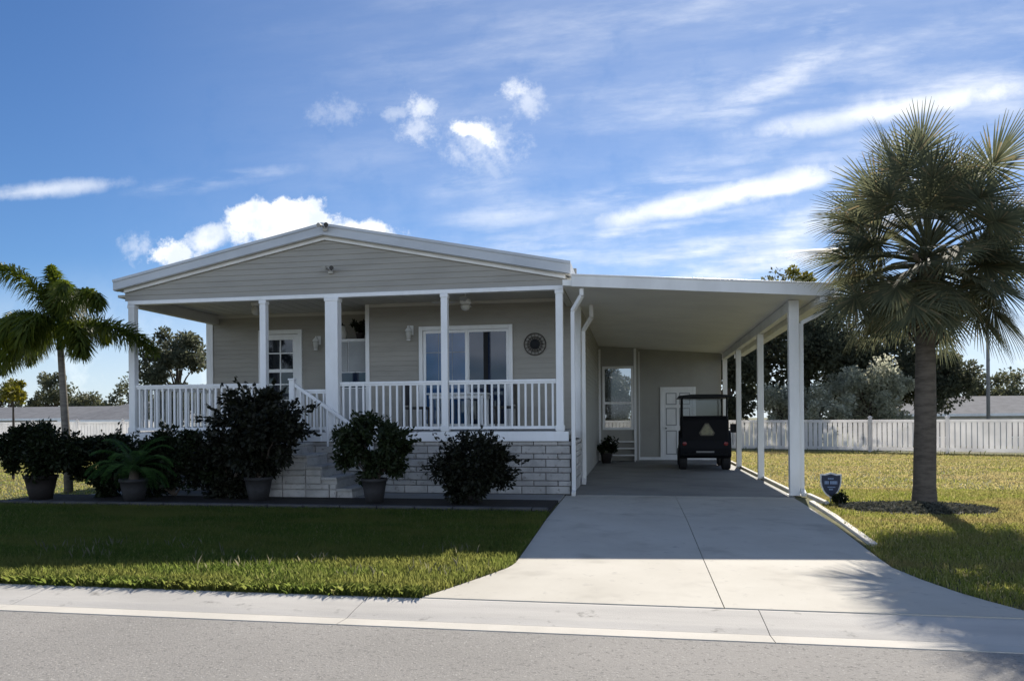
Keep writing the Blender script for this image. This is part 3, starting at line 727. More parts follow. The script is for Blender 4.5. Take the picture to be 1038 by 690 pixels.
mb = MB(); mb.lathe([(.12, 0), (.17, .26), (.19, .28), (.16, .28)], (.28, 8.7, .022), 18); mb.build('pot', M['pot'], pp, smooth=True)
P, cs, d = clump_cloud((.28, 8.7, .55), (.34, .34, .32), 14, 900, .35, seed=15)
np_mesh('foliage', leaf_quads(P, .11, .05, dirs=d), 4, M['bush'], pp, (.28, 8.7, .022))

# ------------------------------------------------------------------ golf cart, seen from behind
gc = thing('golf_cart', 'black golf cart parked in the carport with its back to the street', 'golf cart', (2.86, 5.9, .023), R_(-2)); gc.scale = (1.1, 1.05, 1.03)
L = dict(local=True)
mb = MB(); mb.prism([(.02, .34), (0, .55), (.03, .80), (.10, .93), (.30, .98), (.62, .98), (.64, .72), (.70, .62), (1.15, .60), (1.20, .36), (1.0, .30), (.12, .30)], -.585, .585, 'X'); mb.build('body', M['cart'], gc, bevel=.035, segs=3, **L)
mb = MB(); mb.prism([(1.15, .28), (1.15, .34), (1.62, .34), (1.75, .34), (1.75, .28)], -.55, .55, 'X'); mb.build('floor_pan', M['dark'], gc, **L)
mb = MB(); mb.prism([(1.72, .30), (1.66, .55), (1.70, .86), (1.78, .95), (1.95, .92), (2.22, .70), (2.34, .52), (2.34, .34), (2.2, .30)], -.54, .54, 'X'); mb.build('front_cowl', M['cart'], gc, bevel=.03, segs=3, **L)
mb = MB(); mb.box(-.55, .55, .55, 1.10, .62, .75); mb.build('seat', M['seat'], gc, bevel=.04, segs=3, **L)
mb = MB(); mb.prism([(.40, .80), (.56, .80), (.46, 1.34), (.34, 1.34)], -.55, .55, 'X'); mb.build('backrest', M['seat'], gc, bevel=.04, segs=3, **L)
mb = MB(); mb.prism([(.02, .72), (.12, .72), (.10, 1.26), (.04, 1.26)], -.53, .53, 'X'); mb.box(-.52, .52, .12, .40, .985, 1.03); mb.build('rear_seat', M['seat'], gc, bevel=.03, segs=3, **L)
mb = MB(); mb.prism([(-.61, 1.80), (-.58, 1.845), (-.3, 1.875), (.3, 1.875), (.58, 1.845), (.61, 1.80), (.58, 1.79), (-.58, 1.79)], .05, 1.85, 'Y'); mb.build('roof', M['dark'], gc, bevel=.012, **L)
for sx in (-.50, .50):
    mb = MB(); mb.tube([(sx, .30, .95), (sx*1.0, .22, 1.80)], .018, 8); mb.build('strut', M['dark'], gc, **L)
    mb = MB(); mb.tube([(sx, 1.82, .88), (sx*.98, 1.55, 1.80)], .018, 8); mb.build('strut', M['dark'], gc, **L)
mb = MB(); mb.box(-.48, .48, 1.60, 1.612, .92, 1.78); mb.build('windshield', M['clear'], gc, **L)
mb = MB(); mb.tube([(-.26, 1.68, .85), (-.26, 1.42, 1.02)], .015, 8); mb.tube([(-.26+.17*math.cos(i*math.pi/12), 1.42+.17*math.sin(i*math.pi/12)*.5, 1.02+.17*math.sin(i*math.pi/12)*.86) for i in range(25)], .014, 6, cap=False); mb.build('steering_wheel', M['dark'], gc, **L)
for sx in (-.49, .49):
    for sy in (.42, 1.98):
        mb = MB(); mb.wheel((sx, sy, .24), .13, .24, .19); w = mb.build('wheel', M['rubber'], gc, smooth=False, **L)
        mb = MB(); mb.wheel((sx, sy, .24), .03, .135, .13); mb.tube([(sx-.05, sy, .24), (sx+.05, sy, .24)], .034, 12); r = mb.build('rim', M['chrome'], w, **L)
mb = MB(); mb.tube([(-.5, -.05, .40), (.5, -.05, .40)], .03, 10); mb.box(-.4, -.34, -.05, .1, .37, .43); mb.box(.34, .4, -.05, .1, .37, .43); mb.build('bumper', M['dark'], gc, **L)
mb = MB(); mb.box(-.20, .20, -.022, .0, .44, .48); mb.build('rear_plate', M['pole'], gc, **L)
for sx in (-.46, .46):
    mb = MB(); mb.lathe([(.0, 0), (.05, 0), (.045, .01), (0.01, .015)], (0, 0, 0), 14); vs = [(sx+a, .005-c, .66+b) for a, b, c in mb.v]; m2 = MB(); m2.add(vs, mb.f); m2.build('tail_light', M['red'], gc, **L)
def tri(cx, cz, r): return [(cx+r*math.cos(a), cz+r*math.sin(a)) for a in [R_(90+120*k+d) for k in range(3) for d in (-12, 12)]]
mb = MB(); mb.prism(tri(.04, .98, .185), -.006, .012, 'Y'); e = mb.build('slow_triangle', M['emblemrim'], gc, **L)
mb = MB(); mb.prism(tri(.04, .98, .150), -.010, -.0065, 'Y'); mb.build('triangle_face', M['emblem'], e, **L)
mb = MB(); mb.tube([(.55, 1.30, 1.0), (.70, 1.25, 1.02)], .012, 6); mb.box(.66, .80, 1.22, 1.26, .90, 1.13); mb.build('mirror', M['dark'], gc, bevel=.012, **L)

# ------------------------------------------------------------------ shield sign
sg = thing('security_sign', 'navy shield shaped sign with pale rim on a stake beside the driveway', 'sign', (4.19, -.75, 0))
def shield(cx, cz, s):
    half = [(0, .21), (.05, .195), (.10, .180), (.165, .185), (.165, .06), (.15, -.02), (.12, -.10), (.07, -.165), (0, -.21)]
    pts = half + [(-x, z) for x, z in half[-2:0:-1]]
    return [(cx+x*s, cz+z*s) for x, z in pts]
ZS = .30
mb = MB(); mb.prism(shield(4.19, ZS, .98), -.75, -.738, 'Y'); pnl = mb.build('rim', M['signrim'], sg)
mb = MB(); mb.prism(shield(4.19, ZS, .85), -.754, -.7502, 'Y'); fc = mb.build('face', M['navy'], sg)
mb = MB()
def bars(zc, h, x0, x1, ws):
    x = x0; i = 0
    while x < x1-.003:
        w = ws[i % len(ws)]; mb.box(4.19+x, 4.19+min(x+w, x1), -.7565, -.7545, ZS+zc-h/2, ZS+zc+h/2); x += w+.005; i += 1
bars(.105, .022, -.045, .045, (.014, .010, .017)); bars(.042, .050, -.095, -.035, (.016, .020, .013)); bars(.042, .050, -.012, .095, (.020, .014, .024, .017)); bars(-.030, .016, -.05, .065, (.012, .009, .015)); bars(-.066, .022, -.03, .03, (.014, .011))
mb.build('lettering', M['signlet'], fc)
mb = MB(); mb.tube([(4.19, -.742+.02, -.1), (4.19, -.742+.02, .40)], .012, 8); mb.build('stake', M['chrome'], sg)

# ------------------------------------------------------------------ palms
def fan_leaf(out, org, d, pet, Rb, g, droop):
    """Costapalmate fan leaf: list of quads appended to out; returns petiole points."""
    d = np.array(d)/np.linalg.norm(d); pts = []; p = np.array(org, float); v = d.copy(); n = 6
    for i in range(n+1):
        pts.append(p.copy()); p = p + v*pet/n; v = v + np.array([0, 0, -droop*.09]); v /= np.linalg.norm(v)
    hub = pts[-1]; ax = v
    sd = np.cross(ax, [0, 0, 1]); sd = np.array([1., 0, 0]) if np.linalg.norm(sd) < .1 else sd/np.linalg.norm(sd)
    roll = g.uniform(-.9, .9); up = np.cross(sd, ax); sd, up = sd*math.cos(roll)+up*math.sin(roll), up*math.cos(roll)-sd*math.sin(roll)
    ns = 46
    for k in range(ns):
        th = -2.15+4.3*k/(ns-1)+g.uniform(-.03, .03); L = Rb*(.72+.28*math.cos(th*.75))*g.uniform(.9, 1.06)
        base = hub + ax*(.10*math.cos(th))
        dr = ax*math.cos(th) + sd*math.sin(th) + up*(-.18*abs(math.sin(th)) + .10)
        dr /= np.linalg.norm(dr); w = np.cross(dr, up); w /= np.linalg.norm(w)
        prev = None; q = base; v2 = dr.copy()
        for t, wd in ((0, .006), (.40, .0155), (.66, .011), (.85, .007), (1.0, .002)):
            if prev is not None:
                dt = (t-pt)*L; v2 = v2 + np.array([0, 0, -(.06+.42*t**3)*droop*.95]) * (dt/.28); v2 /= np.linalg.norm(v2); q = q + v2*dt
                out.append([prev[0], prev[1], q+w*wd, q-w*wd])
            prev = (q-w*wd, q+w*wd); pt = t
    return pts
def sabal(x, y, z0, h):
    t = thing('cabbage_palm', 'tall palm with a round head of fan leaves right of the driveway', 'palm tree', (x, y, z0))
    g = random.Random(11); mb = MB()
    prof = [(0, .20), (.10, .18), (.4, .165), (1.2, .152), (2.0, .143), (2.5, .138), (2.75, .15), (3.2, .17), (3.5, .15), (3.9, .08)]
    pts = []; 
    mb.tube([(x+.04*(z/3), y, z0+z-.05) for z, r in prof], [r for z, r in prof], 22); 
    rg = random.Random(77); mb.v = [(a+(a-x)*rg.uniform(-.05, .05), b+(b-y)*rg.uniform(-.05, .05), c) for a, b, c in mb.v]; tr = mb.build('trunk', M['palmbark'], t, smooth=True)
    mb = MB()   # old leaf bases under the crown
    for k in range(34):
        a = k*2.4; zz = z0+2.50+.036*k; c, s = math.cos(a), math.sin(a); r = .145
        mb.bar((x+.04+c*r, y+s*r, zz), (x+.04+c*(r+.12), y+s*(r+.12), zz+.20), .075, .02)
    mb.build('leaf_base', M['boot'], t)
    apex = np.array([x+.05, y, z0+3.97]); n = 86
    petm = MB()
    for k in range(n):
        el = math.asin(max(-.80, min(1, -.52+1.50*(k+.5)/n))) ; az = k*2.39996+g.uniform(-.2, .2)
        d = (math.cos(el)*math.cos(az), math.cos(el)*math.sin(az), math.sin(el)+.10)
        quads = []
        org = apex + np.array([0, 0, -.45+.55*(k/n)])
        lowf = max(0, .35-el)
        pts = fan_leaf(quads, org, d, g.uniform(.72, 1.36)*(1.0 if el > -.1 else .80), g.uniform(.64, .84), g, g.uniform(.40, .85)*(1.0+1.0*lowf) if el < .6 else g.uniform(.25, .75))
        f = np_mesh('frond', np.array(quads), 4, M['fan'], t, (x, y, z0))
        m2 = MB(); m2.tube([tuple(p) for p in pts], [.020]*3+[.014]*(len(pts)-3), 5); m2.build('petiole', M['fan'], f)
    return t
sabal(5.50, -.95, -.02, 3)

def feather(out, org, d, L, droop, ranks, ll, lw, g, nl=60):
    p = np.array(org, float); v = np.array(d, float); v /= np.linalg.norm(v); pts = []; n = 16
    for i in range(n+1):
        pts.append((p.copy(), v.copy())); p = p+v*L/n; v = v+np.array([0, 0, -droop*(.04+.10*i/n)]); v /= np.linalg.norm(v)
    for i in range(nl):
        tt = .16+.84*i/(nl-1); f = tt*n; k = min(int(f), n-1); fr = f-k
        q = pts[k][0]*(1-fr)+pts[k+1][0]*fr; ax = pts[k][1]
        sd = np.cross(ax, [0, 0, 1]); nn = np.linalg.norm(sd); sd = sd/nn if nn > .05 else np.array([1., 0, 0]); up = np.cross(sd, ax)
        env = ll*(math.sin(math.pi*min(1, .18+.78*tt))**.6)
        for a in ranks:
            a2 = a+g.uniform(-.45, .45)*(1 if len(ranks) > 2 else .2); fw = g.uniform(.1, .9) if len(ranks) > 2 else .55
            dr = ax*fw+sd*math.cos(a2)+up*math.sin(a2); dr /= np.linalg.norm(dr); w = np.cross(dr, ax); w /= np.linalg.norm(w)+1e-9
            e = env*g.uniform(.8, 1.1); m1 = q+dr*e*.5; tip = q+dr*e+np.array([0, 0, -.30*e*droop])
            out.append([q-w*lw*.3, q+w*lw*.3, m1+w*lw*.5, m1-w*lw*.5]); out.append([m1-w*lw*.5, m1+w*lw*.5, tip+w*.002, tip-w*.002])
    return [tuple(a) for a, b in pts]
def foxtail(x, y, z0):
    t = thing('foxtail_palm', 'slender palm with bushy plume fronds left of the porch', 'palm tree', (x, y, z0)); g = random.Random(4)
    mb = MB(); mb.tube([(x+.17, y, z0-.3), (x+.14, y, z0+.6), (x+.06, y, z0+1.8), (x, y, z0+2.7), (x-.01, y, z0+3.0), (x-.02, y, z0+3.2)], [.085, .075, .065, .056, .05, .03], 14); mb.build('trunk', M['palmbark2'], t, smooth=True)
    mb = MB(); mb.tube([(x, y, z0+2.6), (x-.01, y, z0+2.9), (x-.02, y, z0+3.3)], [.064, .058, .03], 12); mb.build('crownshaft', M['cycad'], t, smooth=True)
    fr = (((-.60, -.15, 1.35), 2.1, 1.45), ((-.2, .1, 1.3), 1.3, .9), ((.35, -.3, 1.2), 1.1, 1.3), ((-.35, .3, 1.2), 1.2, 1.2), ((.62, -.15, 1.05), 1.5, 1.8), ((-.95, -.3, .62), 1.5, 1.7), ((-.55, -.5, .35), 1.2, 1.7),
          ((-.15, -.8, .25), 1.0, 1.7), ((.80, -.35, .05), 1.15, 1.5), ((1.0, .05, .10), 2.2, .75), ((-1.0, .1, -.05), 1.8, 1.1), ((-.8, -.4, -.25), 1.6, .9), ((.45, .6, .35), 1.0, 1.5), ((-.9, .4, .2), 1.6, 1.5))
    for d, L, dr in fr:
        q = []; pts = feather(q, (x-.01, y, z0+3.05), d, L, dr, (0.1, 3.04, .8, 2.3, 1.57, -.7, -2.4, -1.57), g.uniform(.32, .44), .034, g, 56)
        f = np_mesh('frond', np.array(q), 4, M['feather'], t, (x, y, z0)); m2 = MB(); m2.tube(pts, [.020-.001*i for i in range(len(pts))], 5); m2.build('rachis', M['cycad'], f)
foxtail(-10.03, -.40, .20)

# ------------------------------------------------------------------ shrubs in front of the porch
def potted(x, y, label, rad, cz, m, seed, n, leaf, pr, ph, potm, k=30, name='potted_shrub', stem=True, cr=.3, cat='shrub'):
    t = thing(name, label, cat, (x, y, .04), group='shrubs in front of the porch')
    if pr:
        mb = MB(); mb.lathe([(pr*.70, 0), (pr*.88, ph*.5), (pr, ph*.88), (pr*1.08, ph*.88), (pr*1.08, ph), (pr*.92, ph), (pr*.88, ph*.9), (.02, ph*.88)], (x, y, .04), 24); mb.build('pot', M[potm], t, smooth=True)
    P, cs, d = clump_cloud((x, y, cz), [r*1.08 for r in rad], int(k*1.5), int(n*3.0), cr, seed=seed)
    gg = np.random.default_rng(seed+500); ns = 46; dv = gg.normal(size=(ns, 3)); dv[:, 2] = np.abs(dv[:, 2])*.9-.15; dv /= np.linalg.norm(dv, axis=1)[:, None]
    tt = gg.uniform(.55, 1.22, (ns, 26, 1)); S_ = np.array([x, y, cz]) + dv[:, None, :]*np.array(rad)*tt*gg.uniform(.8, 1.12, (ns, 1, 1)) + gg.normal(scale=.022, size=(ns, 26, 3))
    P = np.concatenate([P, S_.reshape(-1, 3)]); d = np.concatenate([d, np.repeat(dv, 26, 0)])
    np_mesh('foliage', leaf_quads(P, leaf, leaf*.5, dirs=d), 4, M[m], t, (x, y, .04))
    mb = MB(); g = random.Random(seed)
    for c in cs[:14]:
        mb.tube([(x+g.uniform(-.05, .05), y+g.uniform(-.05, .05), .04+ph*.8), tuple((np.array([x, y, .1+ph])+c)/2+np.array([0, 0, .05])), tuple(c)], [.018, .013, .005], 5)
    mb.build('stem', M['bark'], t)
potted(-9.25, -1.75, 'broad dark clipped shrub in a pot at the far left of the bed', (.85, .6, .46), .86, 'bush', 21, 5200, .085, .25, .42, 'pot', 34)
potted(-5.22, -1.55, 'tallest dark shrub in a clay pot before the steps', (.90, .6, .78), 1.22, 'bushred', 22, 3600, .105, .22, .40, 'potgrey', 34, cr=.26)
potted(-3.12, -1.65, 'loose green shrub in a grey pot right of the steps', (.66, .5, .52), .92, 'bush2', 23, 2600, .09, .20, .40, 'potgrey', 26, cr=.28)
potted(-1.50, -1.6, 'rounded dark shrub rooted near the right end of the bed', (.70, .5, .56), .64, 'bushred', 24, 3400, .085, .17, .28, 'pot', 28)
potted(-7.0, -1.28, 'dense low black green hedge shrub between the pots', (1.0, .36, .60), .62, 'bush', 25, 5600, .085, 0, .05, 'pot', 34, name='hedge_shrub')
potted(-8.25, -1.25, 'dense dark hedge shrub behind the fern like cycad', (.72, .36, .60), .60, 'bush', 26, 4000, .085, 0, .05, 'pot', 24, name='hedge_shrub')
potted(-5.95, -1.25, 'dark hedge shrub in the shade behind the tallest shrub', (.75, .34, .58), .60, 'bushred', 27, 3600, .085, 0, .05, 'pot', 24, name='hedge_shrub')
cyc = thing('potted_cycad', 'green feathery cycad in a grey pot in the planting bed', 'plant', (-7.35, -1.85, .04), group='shrubs in front of the porch')
mb = MB(); mb.lathe([(.15, 0), (.20, .2), (.22, .33), (.24, .33), (.24, .38), (.20, .38), (.02, .34)], (-7.35, -1.85, .04), 24); mb.build('pot', M['potgrey'], cyc, smooth=True)
mb = MB(); mb.tube([(-7.35, -1.85, .36), (-7.35, -1.85, .60)], [.09, .06], 12); mb.build('stem', M['bark'], cyc)
g = random.Random(31)
for k in range(30):
    a = k*2.4; e = g.uniform(.15, 1.25); q = []
    pts = feather(q, (-7.35, -1.85, .58), (math.cos(a)*math.cos(e), math.sin(a)*math.cos(e), math.sin(e)), g.uniform(.70, .95), 1.3, (.25, 2.9), .17, .018, g, 34)
    np_mesh('frond', np.array(q), 4, M['cycad'], cyc, (-7.35, -1.85, .04))

# sapling, left
sp = thing('sapling', 'thin sapling with yellow green leaves at the left edge', 'tree', (-13.42, 2.0, 0))
mb = MB(); mb.tube([(-13.42, 2, -.1), (-13.40, 2, 1.2), (-13.41, 2, 2.1)], [.035, .028, .012], 8); mb.build('trunk', M['bark'], sp)
P, cs, d = clump_cloud((-13.40, 2, 2.12), (.42, .42, .30), 10, 700, .4, seed=41); np_mesh('crown', leaf_quads(P, .12, .06, dirs=d), 4, M['yellow'], sp, (-13.42, 2, 0))

# ------------------------------------------------------------------ fences
def fence(name, label, pts, H, posts_dark=False):
    t = thing(name, label, 'fence', (*pts[0], 0))
    for (xa, ya), (xb, yb) in zip(pts, pts[1:]):
        Ln = math.hypot(xb-xa, yb-ya); u = ((xb-xa)/Ln, (yb-ya)/Ln); nsec = max(1, round(Ln/2.44))
        a3 = math.atan2(u[1], u[0]); c, s = math.cos(a3), math.sin(a3)
        def T(vs): return [(xa+c*p-s*q, ya+s*p+c*q, z) for p, q, z in vs]
        for i in range(nsec+1):
            p = Ln*i/nsec; m = MB(); m.box(p-.06, p+.06, -.06, .06, -.1, H+.06); m.lathe([(.09, H+.06), (.09, H+.075), (.0, H+.13)], (p, 0, 0), 4)
            m.v = T(m.v); m.build('post', M['fence'], t)
            if i == nsec: break
            m = MB(); q = p+.062; e = Ln*(i+1)/nsec-.062
            m.box(q, e, -.028, .028, .08, .20); m.box(q, e, -.028, .028, H-.12, H-.02)
            k = int((e-q)/.165)
            for j in range(k):
                cx = q+(e-q)*(j+.5)/k; m.box(cx-.071, cx+.071, -.010, .010, .201, H-.121); 
            m.v = T(m.v); m.build('panel', M['fence'], t)
fence('picket_fence', 'long white vinyl picket fence behind the right lawn', [(-3.0, 20.26), (3.0, 17.98), (9.62, 15.47), (21.0, 11.15)], 1.22)
fence('picket_fence', 'white vinyl fence behind the house on the left side', [(-44, 19), (-9.5, 20.5)], 1.32)

# ------------------------------------------------------------------ neighbours' houses
def bungalow(label, x0, x1, y0, y1, zbase, zeave, zridge, inset, walls='farwall'):
    t = thing('bungalow', label, 'house', ((x0+x1)/2, y0, zbase), group='houses beyond the fences')
    mb = MB(); mb.box(x0+.4, x1-.4, y0+.4, y1-.4, zbase, zeave); mb.build('wall', M[walls], t)
    ym = (y0+y1)/2
    mb = MB(); mb.add([(x0, y0, zeave), (x1, y0, zeave), (x1, y1, zeave), (x0, y1, zeave), (x0+inset, ym, zridge), (x1-inset, ym, zridge)], [(0, 1, 5, 4), (1, 2, 5), (2, 3, 4, 5), (3, 0, 4), (0, 3, 2, 1)])
    mb.build('roof', M['shingle'], t)
    mb = MB(); mb.box(x0-.02, x1+.02, y0-.05, y0-.004, zeave-.16, zeave+.01); mb.build('fascia', M['white'], t)
    for f in (.2, .5, .8):
        xx = x0+(x1-x0)*f; mb = MB(); framebox(mb, xx-.6, xx+.6, y0+.34, y0+.397, zbase+.9, zbase+2.0, .07); w = mb.build('window', M['white'], t)
        mb = MB(); mb.box(xx-.53, xx+.53, y0+.38, y0+.396, zbase+.97, zbase+1.93); mb.build('pane', M['glassdark'], w)
bungalow('long grey roofed house beyond the left fence, farthest left', -56, -41.0, 38, 46, -1.0, 1.5, 2.5, .4)
bungalow('grey hip roofed house beyond the left fence beside the porch post', -40.4, -30.0, 34, 43, -1.0, 1.35, 2.75, 3.0)
bungalow('low grey roofed house beyond the right fence past the palm', 17.6, 33, 38, 46, -1.1, 1.35, 2.55, 2.2)
pole = thing('utility_pole', 'thin grey pole rising behind the right fence', 'pole', (23.9, 37, -1.1))
mb = MB(); mb.tube([(23.0, 37, -1.2), (23.0, 37, 4), (23.0, 37, 8.6)], [.11, .10, .08], 10); mb.build('shaft', M['pole'], pole, smooth=True)
mb = MB(); mb.bar((22.2, 37, 8.2), (23.8, 37, 8.2), .09, .09); mb.build('crossarm', M['pole'], pole)

# ------------------------------------------------------------------ trees behind
G = 'trees behind the fences'
tree('oak_tree', 'big dark oak rising above the carport edge behind the fence', 9.6, 25.5, -.2, 8.8, (4.2, 3.0, 3.7), M['oak'], 51, 44, 11000, .24, G, trunk=.28)
tree('oak_tree', 'dark tree behind the fence between the carport posts', 5.6, 23.5, -.2, 5.8, (2.0, 2.0, 2.6), M['oak'], 52, 26, 5500, .2, G, trunk=.2)
tree('oak_tree', 'dark tree showing right of the palm trunk', 14.9, 24, -.2, 5.6, (2.1, 2.0, 2.2), M['oak'], 53, 24, 4200, .2, G, trunk=.17)
tree('silver_shrub_tree', 'pale grey green bushy tree behind the fence left of the palm trunk', 11.6, 22.0, -.1, 4.1, (2.1, 1.6, 2.0), M['oak2'], 54, 34, 6500, .17, G, trunk=.1, cr=.26)
tree('silver_shrub_tree', 'broad grey green shrub behind the fence right of the corner post', 9.0, 20.2, -.1, 3.0, (1.5, 1.2, 1.5), M['oak2'], 59, 24, 3800, .15, G, trunk=.08, cr=.28)
tree('oak_tree', 'dark tree filling the gap between the corner post and the palm trunk', 13.2, 26.5, -.3, 7.0, (3.0, 2.2, 3.2), M['oak'], 60, 30, 6500, .22, G, trunk=.2)
tree('silver_shrub_tree', 'lower grey green tree behind the fence beside the farthest posts', 7.6, 21.0, -.1, 3.4, (1.3, 1.2, 1.6), M['oak2'], 55, 24, 3600, .15, G, trunk=.08, cr=.28)
tree('golden_tree', 'yellow green tree top just above the carport corner', 10.6, 33, -.5, 11.0, (1.7, 1.6, 2.0), M['yellow'], 56, 20, 2600, .22, G, trunk=.15)
tree('yard_tree', 'loose grey green tree behind the porch railing on the left', -17.6, 14.5, 0, 5.7, (2.0, 1.7, 2.5), M['oak'], 57, 30, 5600, .17, G, trunk=.11, cr=.25)
tree('yard_tree', 'dark tree seen through the window at the back of the carport', -.1, 24.0, -.1, 4.9, (1.45, 1.6, 2.0), M['oak'], 58, 24, 4200, .18, G, trunk=.14)
fx = [(-60.0, 50, 6.0, 'leftmost of the far trees, over the long roof'), (-56.5, 52, 7.2, 'far grey green tree left of the plume palm trunk'), (-50.5, 50, 5.6, 'far rounded tree right of the plume palm trunk'), (-47.5, 51, 6.2, 'far tree rising over the hip roof'), (-44.5, 52, 5.6, 'far tree just left of the porch corner post'),
      (-39.0, 50, 5.4, 'far tree seen through the porch railing end'), (32.0, 56, 6.4, 'far low tree over the roof right of the grey pole'), (35.5, 58, 6.2, 'far tree over the roof at the right edge'), (28.5, 57, 5.6, 'far low tree over the roof left of the grey pole'), (39.0, 60, 6.0, 'rightmost of the far trees')]
for i, (x, y, h, lb) in enumerate(fx):
    tree('far_tree', lb, x, y, -1.3, h*1.08, (3.0, 2.4, h*.40), M['far'], 70+i, 18, 2200, .30, 'far trees on the horizon', trunk=.16)

# ------------------------------------------------------------------ mulch ring, ground cover
mb = MB(); n = 40; g = random.Random(3)
ring = [(5.22+(1.05+.06*g.uniform(-1, 1))*math.cos(2*math.pi*i/n)*1.05, -1.42+(.62+.05*g.uniform(-1, 1))*math.sin(2*math.pi*i/n)) for i in range(n)]
mb.add([(a, b, gz(b)+.012) for a, b in ring]+[(5.22, -1.42, gz(-1.42)+.055)], [(i, (i+1) % n, n) for i in range(n)])
tag(mb.build('mulch', M['mulch'], smooth=True), kind='structure')
k = 2600; r = np.sqrt(rng.uniform(0, 1, k)); a = rng.uniform(0, 2*np.pi, k)
C = np.stack([5.22+1.08*r*np.cos(a), -1.42+.63*r*np.sin(a), .03+.10*(1-r*.7)*rng.uniform(0, 1, k)], 1)
tag(np_mesh('ground_cover', leaf_quads(C, .075, .035), 4, M['groundcover']), 'grey green ground cover and mulch round the fan palm base', 'ground cover', kind='stuff')
P, cs, d = clump_cloud((4.24, -1.02, .10), (.16, .14, .12), 8, 500, .45, seed=61)
bp = thing('small_plant', 'tiny dark green plant at the foot of the shield sign', 'plant', (4.24, -1.02, 0))
np_mesh('foliage', leaf_quads(P, .06, .03, dirs=d), 4, M['bush'], bp, (4.24, -1.02, 0)); mb = MB(); mb.tube([(4.24, -1.02, -.02), (4.24, -1.02, .1)], .012, 6); mb.build('stem', M['bark'], bp)

# ------------------------------------------------------------------ grass
GY = np.array([b[0] for b in YB]); GZ = np.array([b[1] for b in YB])
def blades(name, xy, hmin, hmax, w, m, lean=.5, label=None):
    n = len(xy); z = np.interp(xy[:, 1], GY, GZ)
    h = rng.uniform(hmin, hmax, n); a = rng.uniform(0, 2*np.pi, n); ln = rng.uniform(.1, 1, n)*lean
    d = np.stack([np.cos(a), np.sin(a), np.zeros(n)], 1); s = np.stack([-np.sin(a), np.cos(a), np.zeros(n)], 1)
    B = np.stack([xy[:, 0], xy[:, 1], z-.004], 1); up = np.array([0, 0, 1.])
    ww = (w*rng.uniform(.7, 1.3, n))[:, None]
    mid = B + up*(h*.6)[:, None] + d*(h*ln*.35)[:, None]; tip = B + up*(h*(1-.25*ln))[:, None] + d*(h*ln)[:, None]
    V = np.stack([B-s*ww*.5, B+s*ww*.5, mid+s*ww*.45, tip, mid-s*ww*.45], 1).reshape(-1, 3)
    return tag(np_mesh(name, V, 5, m), label, 'grass', kind='stuff')
def scat(n, x0, x1, y0, y1): return np.stack([rng.uniform(x0, x1, n), rng.uniform(y0, y1, n)], 1)
def ok_front(p):
    dl = np.where(p[:, 1] > -5.75, -.13, -.13-.58*(np.maximum(0, -5.75-p[:, 1])/1.29)**1.1)
    return (p[:, 0] < dl-.005) & (p[:, 1] > -7.09)
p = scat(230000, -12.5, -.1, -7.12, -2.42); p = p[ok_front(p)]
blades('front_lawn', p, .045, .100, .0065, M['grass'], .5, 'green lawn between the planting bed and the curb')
p = scat(9000, -12, -.2, -7.12, -6.95); p = p[ok_front(p)]
blades('lawn_edge_grass', p, .06, .13, .006, M['grass'], .9, 'longer grass overhanging the curb edge')
cc = scat(26, -9, -.4, -6.5, -5.2); p = (cc[rng.integers(0, 26, 330)] + rng.normal(scale=(.16, .10), size=(330, 2))); p = p[ok_front(p)]
blades('seed_grass', p, .09, .17, .006, M['seed'], .5, 'pale seed stalks standing in the front lawn')
def dr_np(y): 
    return np.interp(y, [-7.2, -6.8, -6.4, -5.9, -5.4, -4.2, -.6, 1], [4.45, 4.05, 3.84, 3.68, 3.58, 3.62, 3.76, 3.78])
p = scat(190000, 3.6, 13, -7.08, 1.5); lim = dr_np(p[:, 1])+np.where((p[:, 1] > -4.4), .12, .01)
q = ((p[:, 0]-5.22)/1.1)**2+((p[:, 1]+1.42)/.65)**2
p = p[(p[:, 0] > lim) & (q > 1) & ~((p[:, 0] < 4.17) & (p[:, 1] > -1.02))]
blades('side_lawn', p, .035, .075, .0075, M['grassr'], .6, 'sunny yellow green lawn around the fan palm')
p = scat(120000, 3.98, 24, 1.4, 16.5); p = p[p[:, 1] < 15.3-.38*(p[:, 0]-9.62)]
blades('back_lawn', p, .03, .065, .018, M['grassb'], .9, 'dry yellow green lawn reaching back to the picket fence')
p = scat(40000, -20, -8.9, -2.4, 12); p = p[~((p[:, 0] > -9.75) & (p[:, 1] < -1.0)) & ~((p[:, 0] > -9.0) & (p[:, 1] > -1.1))]
blades('left_lawn', p, .03, .07, .016, M['grassr'], .9, 'sunlit lawn left of the porch')
p = scat(1800, -3, 16, 14, 18); dd = p[:, 1]-(15.47-.38*(p[:, 0]-9.62)); p = p[(dd < -.05) & (dd > -.4)]
blades('fence_grass', p, .08, .2, .018, M['grass'], .7, 'taller grass along the foot of the picket fence')
p = scat(3000, -15, -.3, -7.10, -7.02)
